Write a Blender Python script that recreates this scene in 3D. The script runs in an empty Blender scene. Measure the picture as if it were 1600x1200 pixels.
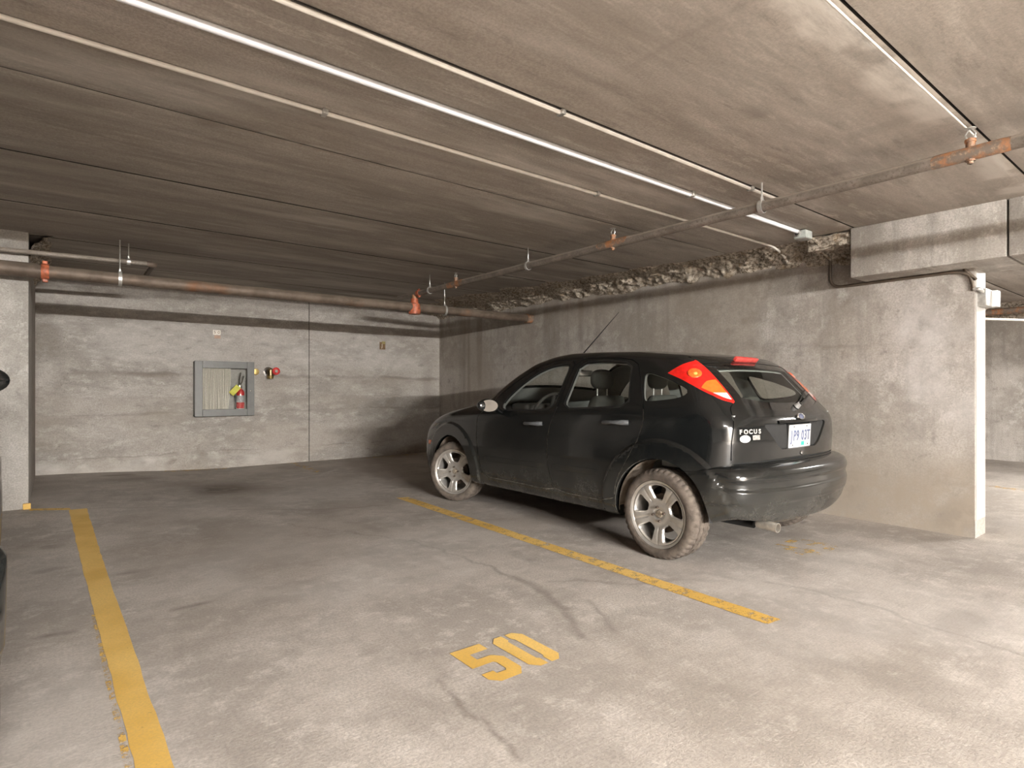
import bpy, bmesh, math, random
import numpy as np
from mathutils import Vector, Matrix, noise as mnoise

random.seed(7); rng = np.random.default_rng(7)
PI = math.pi
SC = bpy.context.scene
COL = SC.collection

# ------------------------------------------------------------------ camera, world, exposure
F_PX, HOR_Y, CAM_H = 909.0, 607.0, 1.139
YAW = math.atan(717.0 / F_PX)
cam_d = bpy.data.cameras.new('camera'); cam_d.sensor_fit = 'HORIZONTAL'; cam_d.sensor_width = 36.0
cam_d.lens = 36.0 * F_PX / 1600.0
cam_d.shift_y = (HOR_Y - 600.0) / 1600.0
cam_d.clip_start = 0.02; cam_d.clip_end = 100
cam = bpy.data.objects.new('camera', cam_d); COL.objects.link(cam)
cam.location = (0, 0, CAM_H); cam.rotation_euler = (PI / 2, 0, -YAW)
SC.camera = cam
world = bpy.data.worlds.new('world'); SC.world = world; world.use_nodes = True
world.node_tree.nodes['Background'].inputs[0].default_value = (0.62, 0.58, 0.53, 1)
world.node_tree.nodes['Background'].inputs[1].default_value = 0.05
SC.view_settings.view_transform = 'Standard'; SC.view_settings.look = 'None'
SC.view_settings.gamma = 1.0; SC.view_settings.use_curve_mapping = False
SC.view_settings.exposure = 0.0
SC.cycles.max_bounces = 7; SC.cycles.diffuse_bounces = 4; SC.cycles.glossy_bounces = 3; SC.cycles.transparent_max_bounces = 12
SC.cycles.caustics_reflective = False; SC.cycles.caustics_refractive = False; SC.cycles.sample_clamp_indirect = 4.0
LAMP_POWER = 2000.0          # emission strength of the fluorescent diffusers
LAMP_COL = (1.0, 0.97, 0.925, 1)

# ------------------------------------------------------------------ helpers: objects
def link(name, me, parent=None):
    o = bpy.data.objects.new(name, me); COL.objects.link(o)
    if parent: o.parent = parent
    return o
def tag(o, label, cat, group=None, kind=None):
    o['label'] = label; o['category'] = cat
    if group: o['group'] = group
    if kind: o['kind'] = kind
    return o
def thing(name, label, cat, loc=(0, 0, 0), rot=(0, 0, 0), group=None):
    o = bpy.data.objects.new(name, None); COL.objects.link(o)
    o.location = loc; o.rotation_euler = rot; o.empty_display_size = .1
    return tag(o, label, cat, group)
def struct(o, label=None):
    o['kind'] = 'structure'
    if label: o['label'] = label
    return o
def mesh(name, V, Fc, mat=None, parent=None, smooth=False, ang=None):
    me = bpy.data.meshes.new(name); me.from_pydata([tuple(map(float, v)) for v in V], [], [tuple(f) for f in Fc]); me.update()
    if mat: me.materials.append(mat)
    if smooth:
        me.polygons.foreach_set('use_smooth', [True] * len(me.polygons))
        if ang is not None: me.set_sharp_from_angle(angle=math.radians(ang))
    return link(name, me, parent)
def bm_obj(name, bm, mat=None, parent=None, smooth=False, ang=40):
    bmesh.ops.recalc_face_normals(bm, faces=bm.faces[:])
    me = bpy.data.meshes.new(name); bm.to_mesh(me); bm.free()
    if mat: me.materials.append(mat)
    if smooth:
        me.polygons.foreach_set('use_smooth', [True] * len(me.polygons)); me.set_sharp_from_angle(angle=math.radians(ang))
    return link(name, me, parent)
def add_box(bm, lo, hi, bev=0.0, seg=2):
    r = bmesh.ops.create_cube(bm, size=1.0); vs = r['verts']
    for v in vs:
        v.co = Vector([(lo[i] + hi[i]) / 2 + v.co[i] * (hi[i] - lo[i]) for i in range(3)])
    if bev:
        es = list({e for v in vs for e in v.link_edges})
        bmesh.ops.bevel(bm, geom=es, offset=bev, segments=seg, profile=.6, affect='EDGES', clamp_overlap=True)
def box(name, lo, hi, mat, parent=None, bev=0.0, seg=2, smooth=False):
    bm = bmesh.new(); add_box(bm, lo, hi, bev, seg); return bm_obj(name, bm, mat, parent, smooth or bev > 0)
def frames(P):
    P = [Vector(p) for p in P]; out = []
    up = Vector((0, 0, 1))
    for i, p in enumerate(P):
        a = P[max(i - 1, 0)]; b = P[min(i + 1, len(P) - 1)]
        t = (b - a).normalized()
        n = up - t * up.dot(t)
        if n.length < .05: n = Vector((1, 0, 0)) - t * t.x
        n.normalize(); up = n if i else n
        out.append((p, t, n, t.cross(n)))
    return out
def add_tube(bm, P, r, seg=10, caps=True):
    rr = r if isinstance(r, (list, tuple)) else [r] * len(P); rings = []
    for (p, t, n, b), q in zip(frames(P), rr):
        rings.append([bm.verts.new(p + (n * math.cos(2 * PI * k / seg) + b * math.sin(2 * PI * k / seg)) * q) for k in range(seg)])
    for A, B in zip(rings, rings[1:]):
        for k in range(seg): bm.faces.new((A[k], A[(k + 1) % seg], B[(k + 1) % seg], B[k]))
    if caps: bm.faces.new(rings[0][::-1]); bm.faces.new(rings[-1])
def tube(name, P, r, mat, parent=None, seg=10):
    bm = bmesh.new(); add_tube(bm, P, r, seg); return bm_obj(name, bm, mat, parent, True, 50)
def arc_path(pts, rad, n=6):
    """polyline with rounded corners"""
    pts = [Vector(p) for p in pts]; out = [pts[0]]
    for a, b, c in zip(pts, pts[1:], pts[2:]):
        u = (a - b).normalized(); v = (c - b).normalized()
        p0 = b + u * rad; p1 = b + v * rad
        for k in range(n + 1):
            t = k / n; out.append(p0 * (1 - t) ** 2 + b * 2 * t * (1 - t) + p1 * t * t)
    out.append(pts[-1]); return out
def add_lathe(bm, prof, axis_o, axis, seg=24, a0=0, a1=2 * PI, caps=False):
    """prof: (along, radius)"""
    ax = Vector(axis).normalized(); o = Vector(axis_o)
    n = Vector((0, 0, 1)) if abs(ax.z) < .9 else Vector((1, 0, 0))
    n = (n - ax * n.dot(ax)).normalized(); b = ax.cross(n); full = abs(a1 - a0 - 2 * PI) < 1e-6
    m = seg if full else seg + 1
    R = [[bm.verts.new(o + ax * al + (n * math.cos(a0 + (a1 - a0) * k / seg) + b * math.sin(a0 + (a1 - a0) * k / seg)) * max(ra, 1e-4)) for k in range(m)] for al, ra in prof]
    for A, B in zip(R, R[1:]):
        for k in range(seg):
            j = (k + 1) % m; bm.faces.new((A[k], A[j], B[j], B[k]))
    if caps: bm.faces.new(R[0]); bm.faces.new(R[-1])
def lathe(name, prof, o, axis, mat, parent=None, seg=24, ang=40, caps=False, **k):
    bm = bmesh.new(); add_lathe(bm, prof, o, axis, seg, caps=caps, **k)
    bmesh.ops.remove_doubles(bm, verts=bm.verts[:], dist=2e-4)
    return bm_obj(name, bm, mat, parent, True, ang)
def prism(name, poly, to3, depth, mat, parent=None):
    """poly 2D list; to3(u,v,w)->3D; w in 0..depth"""
    n = len(poly); V = [to3(u, v, 0) for u, v in poly] + [to3(u, v, depth) for u, v in poly]
    Fc = [list(range(n))[::-1], list(range(n, 2 * n))] + [(i, (i + 1) % n, n + (i + 1) % n, n + i) for i in range(n)]
    o = mesh(name, V, Fc, mat, parent); bm = bmesh.new(); bm.from_mesh(o.data)
    bmesh.ops.recalc_face_normals(bm, faces=bm.faces[:]); bm.to_mesh(o.data); bm.free(); return o
def text_mesh(name, s, size, M, mat, parent=None, extrude=.0015, align='CENTER', sx=1.0, bold=0.0):
    cu = bpy.data.curves.new('txt', 'FONT'); cu.body = s; cu.size = size; cu.extrude = extrude; cu.align_x = align; cu.align_y = 'CENTER'
    cu.resolution_u = 3; cu.offset = bold
    ob = bpy.data.objects.new('txt', cu); COL.objects.link(ob)
    dg = bpy.context.evaluated_depsgraph_get(); dg.update()
    me = bpy.data.meshes.new_from_object(ob.evaluated_get(dg)); bpy.data.objects.remove(ob)
    me.materials.clear(); me.materials.append(mat); me.transform(Matrix.Diagonal((sx, 1, 1, 1))); me.transform(M)
    return link(name, me, parent)
def basis(o, u, v):
    u = Vector(u).normalized(); v = Vector(v).normalized(); w = u.cross(v)
    return Matrix(((u.x, v.x, w.x, o[0]), (u.y, v.y, w.y, o[1]), (u.z, v.z, w.z, o[2]), (0, 0, 0, 1)))
def sm(t): t = min(max(t, 0.0), 1.0); return t * t * (3 - 2 * t)
def npsm(a, b, v): t = np.clip((v - a) / (b - a), 0, 1); return t * t * (3 - 2 * t)

# ------------------------------------------------------------------ helpers: materials
class NT:
    def __init__(s, name):
        s.m = bpy.data.materials.new(name); s.m.use_nodes = True; s.t = s.m.node_tree; s.b = s.t.nodes['Principled BSDF']
        s.co = s.t.nodes.new('ShaderNodeTexCoord').outputs['Object']
    def n(s, t, **k):
        q = s.t.nodes.new(t)
        for a, v in k.items(): setattr(q, a, v)
        return q
    def l(s, a, b): s.t.links.new(a, b)
    def put(s, sock, v):
        if hasattr(v, 'is_linked') or hasattr(v, 'links'): s.l(v, sock)
        else: sock.default_value = v
    def map(s, scale=(1, 1, 1), loc=(0, 0, 0), rot=(0, 0, 0), src=None):
        q = s.n('ShaderNodeMapping'); q.inputs['Scale'].default_value = scale; q.inputs['Location'].default_value = loc; q.inputs['Rotation'].default_value = rot
        s.l(src or s.co, q.inputs['Vector']); return q.outputs[0]
    def noise(s, scale, detail=4, rough=.55, vec=None, dist=0.0):
        q = s.n('ShaderNodeTexNoise'); q.inputs['Scale'].default_value = scale; q.inputs['Detail'].default_value = detail
        q.inputs['Roughness'].default_value = rough; q.inputs['Distortion'].default_value = dist; s.l(vec or s.co, q.inputs['Vector']); return q.outputs['Fac']
    def vor(s, scale, vec=None, feat='F1'):
        q = s.n('ShaderNodeTexVoronoi', feature=feat); q.inputs['Scale'].default_value = scale; s.l(vec or s.co, q.inputs['Vector']); return q.outputs['Distance']
    def ramp(s, fac, a, b, lo=0.0, hi=1.0):
        q = s.n('ShaderNodeMapRange', interpolation_type='SMOOTHSTEP'); s.put(q.inputs[0], fac)
        for i, v in zip((1, 2, 3, 4), (a, b, lo, hi)): q.inputs[i].default_value = v
        return q.outputs[0]
    def math(s, op, a, b=0.0, c=None):
        q = s.n('ShaderNodeMath', operation=op); s.put(q.inputs[0], a); s.put(q.inputs[1], b)
        if c is not None: s.put(q.inputs[2], c)
        return q.outputs[0]
    def mix(s, f, a, b, mode='MIX'):
        q = s.n('ShaderNodeMix', data_type='RGBA', blend_type=mode); s.put(q.inputs[0], f); s.put(q.inputs[6], a); s.put(q.inputs[7], b); return q.outputs[2]
    def attr(s, name):
        q = s.n('ShaderNodeAttribute', attribute_name=name); sp = s.n('ShaderNodeSeparateColor'); s.l(q.outputs['Color'], sp.inputs[0]); return sp.outputs
    def sep(s):
        q = s.n('ShaderNodeSeparateXYZ'); s.l(s.co, q.inputs[0]); return q.outputs
    def bump(s, h, strength=.3, dist=.01):
        q = s.n('ShaderNodeBump'); q.inputs['Strength'].default_value = strength; q.inputs['Distance'].default_value = dist
        s.l(h, q.inputs['Height']); s.l(q.outputs[0], s.b.inputs['Normal'])
    def set(s, col=None, rough=None, metal=None, coat=None, spec=None):
        for k, v in (('Base Color', col), ('Roughness', rough), ('Metallic', metal), ('Coat Weight', coat), ('Specular IOR Level', spec)):
            if v is not None: s.put(s.b.inputs[k], v)
        return s.m
def c4(c): return (*c, 1.0)
def plain(name, col, rough=.5, metal=0.0, coat=0.0, var=.12, scale=30, spec=.5):
    t = NT(name); f = t.noise(scale, 3)
    c = t.mix(t.ramp(f, .3, .7), c4([v * (1 - var) for v in col]), c4([min(1, v * (1 + var)) for v in col]))
    return t.set(c, t.ramp(f, .3, .7, max(rough - .05, .02), min(rough + .05, 1)), metal, coat, spec)

def concrete(name, base, dark, light, stretch=(1, 1, 1), lines=(), pits=.5, att=False, streak=None, broom=None, warm=(.32, .255, .19), blot=.5, rough=.75, streak_s=.45, mott=.75):
    ds = lambda c: tuple(.70 * x + .30 * (.3 * c[0] + .6 * c[1] + .1 * c[2]) for x in c)
    base, dark, light, warm = ds(base), ds(dark), ds(light), ds(warm)
    if att: att = [ds(c) for c in att]
    t = NT(name)
    v = t.map(stretch)
    big = t.noise(1.5, 5, .70, v); med = t.noise(7.5, 5, .74, v); fine = t.noise(85, 3, .75)
    c = t.mix(t.ramp(big, .40, .60), c4([x * .90 for x in dark]), c4(base))
    c = t.mix(t.ramp(med, .50, .66, 0, .8), c, c4(light))
    c = t.mix(t.ramp(med, .44, .30, 0, mott), c, c4([x * .62 for x in dark]))
    c = t.mix(t.ramp(t.noise(.6, 2, .5, t.map(stretch, (7, 3, 5))), .48, .7, 0, blot), c, c4(warm))
    if streak:        # runs along one axis
        sn = t.noise(1.0, 4, .7, t.map(streak))
        c = t.mix(t.ramp(sn, .50, .70, 0, streak_s), c, c4([x * .62 for x in dark]))
    if broom: c = t.mix(t.ramp(t.noise(1.0, 3, .7, t.map(broom)), .42, .66, 0, .28), c, c4([x * .55 for x in dark]))
    c = t.mix(t.ramp(fine, .32, .68, .50, 0), c, c4([x * .5 for x in dark]))
    if lines:
        xyz = t.sep(); z = t.math('ADD', xyz[2], t.math('MULTIPLY', t.math('SUBTRACT', big, .5), .16))
        brk = t.ramp(t.noise(1.7, 2, .6, t.map((1, 1, .3), (3, 9, 1))), .38, .62)
        for z0, w, st in lines:
            d2 = t.math('SUBTRACT', z, z0); d = t.math('ABSOLUTE', d2)
            c = t.mix(t.math('MULTIPLY', t.ramp(d, w, w * .2, 0, st), brk), c, c4([x * .45 for x in dark]))
            c = t.mix(t.math('MULTIPLY', t.math('MULTIPLY', t.ramp(d2, -.16, -.01, 0, st * .45), t.ramp(d2, .012, 0)), brk), c, c4(warm))
    if pits:
        pm = t.math('MULTIPLY', t.ramp(t.vor(21), .13, .06), t.ramp(big, .52, .56, pits, 0))
        c = t.mix(pm, c, c4([x * .35 for x in dark]))
    if att:
        a = t.attr('stain'); br = t.ramp(med, .25, .7, .45, 1.15)
        for i in range(3): c = t.mix(t.math('MINIMUM', t.math('MULTIPLY', a[i], br), 1.0), c, c4(att[i]))
    t.bump(fine, .45, .005)
    return t.set(c, rough, spec=.25)

# ================================================================== THE GARAGE
WALL_X, BACK_Y, WALL_END = 5.50, 9.10, 1.294
def zc(y): return 2.45 + .0135 * max(0.0, y - 1.0)
def hf(x, y): return .085 * sm((2.0 - x) / 2.2) * sm((y - 4.4) / 3.2)
def vnoise(u, v, seed=0, octs=4):
    out = np.zeros_like(u, dtype=float); amp = 1.0; tot = 0
    for o in range(octs):
        r = np.random.default_rng(seed + o); G = r.random((64, 64))
        iu = np.floor(u).astype(int); iv = np.floor(v).astype(int); fu = u - iu; fv = v - iv
        fu = fu * fu * (3 - 2 * fu); fv = fv * fv * (3 - 2 * fv)
        g = lambda a, b: G[a % 64, b % 64]
        out += amp * ((g(iu, iv) * (1 - fu) + g(iu + 1, iv) * fu) * (1 - fv) + (g(iu, iv + 1) * (1 - fu) + g(iu + 1, iv + 1) * fu) * fv)
        tot += amp; amp *= .5; u = u * 2.03 + 11; v = v * 2.03 + 5
    return out / tot
def seg_d(u, v, pts):
    d = np.full(u.shape, 9.0); tt = np.zeros(u.shape)
    for i, ((a, b), (c, e)) in enumerate(zip(pts, pts[1:])):
        L2 = (c - a) ** 2 + (e - b) ** 2; t = np.clip(((u - a) * (c - a) + (v - b) * (e - b)) / L2, 0, 1)
        q = np.hypot(u - a - t * (c - a), v - b - t * (e - b)); d = np.minimum(d, q)
    return d
def grid_mesh(name, us, vs, to3, mat, stain=None, parent=None, smooth=True, flip=False):
    U, Vv = np.meshgrid(us, vs, indexing='ij'); P = to3(U, Vv).reshape(-1, 3)
    nu, nv = len(us), len(vs); I = np.arange(nu * nv).reshape(nu, nv)
    Q = np.stack([I[:-1, :-1], I[1:, :-1], I[1:, 1:], I[:-1, 1:]], -1).reshape(-1, 4)
    if flip: Q = Q[:, ::-1]
    me = bpy.data.meshes.new(name); n = len(Q)
    me.vertices.add(len(P)); me.vertices.foreach_set('co', P.astype(np.float32).ravel())
    me.loops.add(n * 4); me.loops.foreach_set('vertex_index', Q.astype(np.int32).ravel())
    me.polygons.add(n); me.polygons.foreach_set('loop_start', np.arange(0, n * 4, 4, dtype=np.int32))
    me.update(calc_edges=True); me.validate()
    if smooth: me.polygons.foreach_set('use_smooth', [True] * n)
    me.materials.append(mat)
    if stain is not None:
        S = np.clip(stain(U, Vv), 0, 1).reshape(-1, 3); a = me.color_attributes.new('stain', 'FLOAT_COLOR', 'POINT')
        a.data.foreach_set('color', np.concatenate([S, np.ones((len(S), 1))], 1).astype(np.float32).ravel())
    return link(name, me, parent)
def axis_pts(spans):
    out = []
    for a, b, st in spans:
        n = max(1, int(round((b - a) / st))); out += list(np.linspace(a, b, n, endpoint=False))
    return np.array(out + [spans[-1][1]])

M_floor = concrete('floor_concrete', (.58, .505, .435), (.47, .405, .345), (.68, .605, .535), (1, 1, 1), pits=.25, broom=(5, 170, 1), mott=.35,
                   att=((.13, .10, .075), (.60, .55, .50), (.27, .205, .15)), blot=.35, rough=.62)
M_back = concrete('back_wall_concrete', (.50, .445, .39), (.40, .35, .30), (.60, .55, .495), (.7, 1, 1.6), lines=((1.33, .035, .75), (.80, .022, .6), (.25, .014, .55), (1.02, .015, .3)),
                  pits=.9, att=((.15, .115, .085), (.60, .56, .51), (.33, .265, .20)), blot=.55)
M_right = concrete('right_wall_concrete', (.54, .48, .42), (.42, .365, .31), (.63, .58, .525), (1, .8, .8), lines=((1.52, .02, .18), (.40, .014, .45), (1.0, .012, .15)),
                   pits=.5, att=((.13, .10, .075), (.60, .56, .53), (.33, .26, .19)), streak=(1, 6.5, .55), blot=.5, streak_s=.4)
M_side = concrete('pillar_concrete', (.52, .475, .42), (.42, .38, .33), (.60, .56, .51), (1, 1, 1), pits=.5, blot=.25)
M_beam = concrete('beam_concrete', (.60, .55, .49), (.45, .40, .345), (.68, .63, .575), (1, 1, .8), pits=.5, streak=(1, 6, .5), blot=.2, streak_s=.55)
M_ceil = concrete('ceiling_concrete', (.55, .475, .40), (.43, .365, .30), (.66, .585, .505), (.35, 1.7, 1), pits=.3, streak=(.7, 9, 1), streak_s=.35,
                  att=((.14, .105, .08), (.86, .80, .72), (.28, .215, .16)), blot=.45)
M_dark = plain('dark_recess', (.03, .025, .02), .9)
M_paintw = plain('white_wall_paint', (.47, .45, .42), .55, var=.06, scale=6)

# ---- floor
def floor_stain_tone(U, V):
    wu = U + (vnoise(U * 2.5, V * 2.5, 3) - .5) * .22; wv = V + (vnoise(U * 2.5, V * 2.5, 9) - .5) * .22
    w2u = U + (vnoise(U * 7, V * 7, 13) - .5) * .09; w2v = V + (vnoise(U * 7, V * 7, 19) - .5) * .09
    dark = np.zeros_like(U); pale = np.zeros_like(U); brown = np.zeros_like(U)
    def blob(x, y, rx, ry, s, soft=.5): return s * npsm(1.0, 1.0 - soft, np.hypot((wu - x) / rx, (wv - y) / ry))
    for b in ((1.50, 7.15, .50, .62, 1.0, .7), (1.38, 7.0, .30, .40, .7, .9), (1.62, 6.1, .25, .3, .35, .9), (.75, 8.3, .45, .28, .5, .9), (.60, 8.75, .3, .1, .7, .6),
              (3.35, 6.1, .45, .6, .45, .9), (3.9, 6.0, .8, .8, .5, .95), (4.2, 4.2, .9, 1.3, .45, .95), (3.50, .92, .30, .12, .55, .9), (0.0, 3.4, .12, .05, .75, .8), (.57, 3.45, .13, .05, .7, .8),  # includes broad soft dark patches under the car
              (.35, 4.3, .10, .06, .4, .8), (-.03, 4.6, .14, .08, .5, .8), (.02, 5.3, .10, .08, .5, .8), (2.0, 5.3, .28, .16, .35, .9), (2.55, 4.6, .22, .2, .3, .9),
              (5.2, 1.45, .35, .25, .4, .9), (4.95, 2.35, .10, .04, .8, .6), (4.6, 1.0, .4, .3, .3, .95), (.56, 2.9, .22, .12, .30, .9)):
        dark = np.maximum(dark, blob(*b))
    def line(pts, w, s, soft=1.0): return s * npsm(w, w * (1 - soft), seg_d(w2u, w2v, pts))
    for pts, w, s in (([(2.09, 3.89), (2.17, 3.3), (2.19, 2.77)], .022, .55), ([(2.19, 2.77), (2.16, 2.44)], .05, .6), ([(2.17, 2.5), (2.05, 2.17), (1.89, 1.9)], .055, .55),
                      ([(2.25, 2.2), (2.17, 2.02), (2.08, 1.84)], .028, .45), ([(1.17, 1.95), (1.165, 1.8), (1.15, 1.6), (1.12, 1.4)], .022, .6),
                      ([(2.28, 2.55), (2.46, 2.49), (2.62, 2.22), (2.93, 2.11), (3.09, 1.92)], .035, .4), ([(2.93, 2.11), (3.15, 2.1), (3.2, 1.85)], .05, .35), ([(3.3, 1.75), (3.36, 1.59), (3.37, 1.42)], .016, .6), ([(3.37, 1.42), (3.36, 1.14), (3.28, .9), (3.25, .6)], .016, .6),
                      ([(3.36, 1.57), (3.40, 1.42)], .035, .4), ([(1.4, 5.3), (2.09, 3.89)], .018, .35), ([(2.5, 4.5), (2.85, 4.2), (3.0, 4.1)], .02, .35), ([(2.3, 5.0), (2.7, 4.7)], .03, .3),
                      ([(.25, 6.5), (.8, 6.3), (1.5, 5.95)], .02, .45), ([(1.3, 5.9), (2.0, 5.4), (2.6, 5.2)], .03, .45)):
        dark = np.maximum(dark, line(pts, w, s))
    for pts, w, s in (([(2.0, 7.2), (2.3, 7.4), (2.75, 7.6), (3.1, 7.9)], .05, .6), ([(2.0, 7.2), (2.2, 6.7), (2.7, 6.2), (3.2, 5.9)], .035, .55), ([(3.0, 6.8), (3.1, 6.1)], .03, .5),
                      ([(2.7, 3.3), (3.0, 3.0)], .07, .4), ([(2.9, 1.9), (3.1, 1.7)], .06, .35)):
        pale = np.maximum(pale, line(pts, w, s))
    pale = np.maximum(pale, .35 * npsm(.52, .75, vnoise(U * .8, V * .8, 33)))
    brown = .42 * npsm(.45, .70, vnoise(U * 1.3, V * 1.3, 41)) * npsm(1.2, 5.5, V) + .10 * npsm(5.2, 7.2, V)  # brown mottling plus a smooth browner ramp towards the back
    fine = npsm(.55, .8, vnoise(U * 4, V * 1.6, 55)); dark = np.maximum(dark, .22 * fine)
    return np.stack([dark, pale, brown], -1)
fx = axis_pts([(-9, -1, .5), (-1, 5.9, .018), (5.9, 12, .4)]); fy = axis_pts([(-9, .2, .5), (.2, 9.12, .018), (9.12, 9.3, .2)])
vhf = np.vectorize(hf)
floor = struct(grid_mesh('floor', fx, fy, lambda U, V: np.stack([U, V, vhf(U, V)], -1), M_floor, floor_stain_tone), 'stained broom finished concrete garage floor')

# ---- walls
def back_stain_tone(U, Z):
    wu = U + (vnoise(U * 3, Z * 3, 3) - .5) * .3; wz = Z + (vnoise(U * 3, Z * 3, 8) - .5) * .2
    b = lambda x, z, rx, rz, s, so=.8: s * npsm(1, 1 - so, np.hypot((wu - x) / rx, (wz - z) / rz))
    dark = np.maximum.reduce([b(1.02, 1.38, .55, .05, .5), b(2.99, .5, .14, .05, .55), b(1.13, .61, .10, .03, .35), b(.9, .18, .16, .08, .7, .5), b(1.2, .13, .06, .05, .6), b(1.45, .2, .05, .04, .6), b(-.05, 1.75, .22, .35, .5), b(.05, 1.3, .16, .5, .3),
                             .35 * npsm(.62, .8, vnoise(U * 9, Z * 9, 5)) * npsm(.6, .2, Z), b(4.3, .9, .9, .12, .25), b(5.3, 1.2, .18, 1.2, .3)])  # includes a soft dark strip up the corner
    brown = .40 * npsm(1.5, .9, Z) * npsm(.40, .68, vnoise(U * 1.1, Z * 2.6, 17))
    brown = np.maximum(brown, .12 * npsm(3.3, 5.4, U))  # smoothly browner towards the right corner
    pale = .7 * npsm(.25, .18, Z) * npsm(.3, .6, vnoise(U * 3, Z * 4, 23)) * npsm(3.1, 2.8, U)
    pale = np.maximum(pale, .35 * npsm(1.35, 1.6, Z) * npsm(.45, .65, vnoise(U * .9, Z * 1.2, 29)))
    return np.stack([dark, pale, brown], -1)
wall_back = struct(bpy.data.objects.new('wall_back', None), 'stained cast concrete back wall'); COL.objects.link(wall_back)
for a, b in ((-.17, 3.135), (3.147, WALL_X + .1)):
    p = grid_mesh('wall_panel', axis_pts([(a, b, .035)]), axis_pts([(-.02, 2.7, .035)]), lambda U, Z: np.stack([U, np.full_like(U, BACK_Y), Z], -1), M_back, back_stain_tone, wall_back)
    box('panel_core', (a, BACK_Y + .001, -.05), (b, BACK_Y + .2, 2.75), M_back, wall_back)
box('panel_core', (-9, BACK_Y, -.05), (-.17, BACK_Y + .2, 2.75), M_back, wall_back)
box('panel_core', (WALL_X + .1, BACK_Y, -.05), (12.2, BACK_Y + .2, 2.75), M_back, wall_back)
box('joint_backing', (3.13, BACK_Y + .012, -.05), (3.152, BACK_Y + .02, 2.7), M_dark, wall_back)

def right_stain_tone(U, Z):       # U = Y; stains, browner to the far corner, paler at the near end
    wu = U + (vnoise(U * 3, Z * 3, 63) - .5) * .35; wz = Z + (vnoise(U * 3, Z * 3, 68) - .5) * .3
    b = lambda x, z, rx, rz, s, so=.8: s * npsm(1, 1 - so, np.hypot((wu - x) / rx, (wz - z) / rz))
    drip = npsm(.50, .72, vnoise(U * 6, Z * .5, 71)) * npsm(.35, .6, vnoise(U * 1.0, Z * .9, 77))
    dark = np.maximum.reduce([b(1.42, .12, .26, .26, 1.0), b(2.18, .22, .22, .2, .9), b(1.35, .5, .10, .6, .35), .5 * drip * npsm(2.6, 5.0, U), .18 * drip, b(2.6, .75, .5, .2, .2),
                             .45 * npsm(.60, .78, vnoise(U * 11, Z * 11, 81)) * npsm(.45, .6, vnoise(U * 1.3, Z * 1.3, 82)), b(1.5, .42, .30, .02, .5), b(1.98, 2.2, .10, .25, .5), b(2.9, 1.55, 1.2, .03, .35), b(5.3, 1.75, .3, .06, .5)])
    brown = np.maximum(.90 * npsm(.80, .30, Z + (vnoise(U * 2, Z * 2, 91) - .5) * .5), .5 * npsm(.42, .7, vnoise(U * .9, Z * .9, 93)) * npsm(1.7, 2.6, U))
    brown = np.maximum(brown, .14 * npsm(2.8, 6.5, U))
    pale = .8 * npsm(2.3, 1.7, U) * npsm(.55, .9, Z) * npsm(.3, .6, vnoise(U * 1.5, Z * 1.2, 95))
    return np.stack([dark, pale, brown], -1)
wall_right = struct(grid_mesh('wall_right', axis_pts([(WALL_END, BACK_Y, .03)]), axis_pts([(-.02, 2.65, .03)]), lambda U, Z: np.stack([np.full_like(U, WALL_X), U, Z], -1), M_right, right_stain_tone, flip=True), 'long stained concrete side wall beside the black car')
struct(box('wall_right_core', (WALL_X + .001, WALL_END + .002, -.05), (WALL_X + .27, BACK_Y, 2.7), M_right, wall_right))
box('end_face_paint', (WALL_X + .03, WALL_END - .004, .13), (WALL_X + .27, WALL_END + .002, 2.055), M_paintw, wall_right)
box('end_face_base', (WALL_X, WALL_END - .003, -.02), (WALL_X + .27, WALL_END + .002, .13), M_right, wall_right)

struct(box('wall_left', (-.80, 6.73, -.02), (-.17, BACK_Y + .02, 2.62), M_side, None, .012), 'pale concrete wall stub at the left')
struct(box('wall_far', (11.8, -9, -.05), (12.1, BACK_Y, 2.7), M_right), 'concrete wall beyond the opening')
struct(box('wall_rear', (-9, -9.2, -.05), (12.2, -9, 2.7), M_side), 'concrete wall behind the camera')
struct(box('wall_side', (-9.2, -9, -.05), (-9, BACK_Y, 2.7), M_side), 'concrete wall past the left stalls')

beam = struct(bpy.data.objects.new('trim_1', None), 'deep concrete beam over the wall end'); COL.objects.link(beam)
for a, b, dx in ((1.045, 2.05, 0), (-3.2, 1.033, .003), (-9, -3.21, 0)):
    box('beam_segment', (5.19 + dx, a, 2.055), (5.82, b, 2.47), M_beam, beam, .012)
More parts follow.
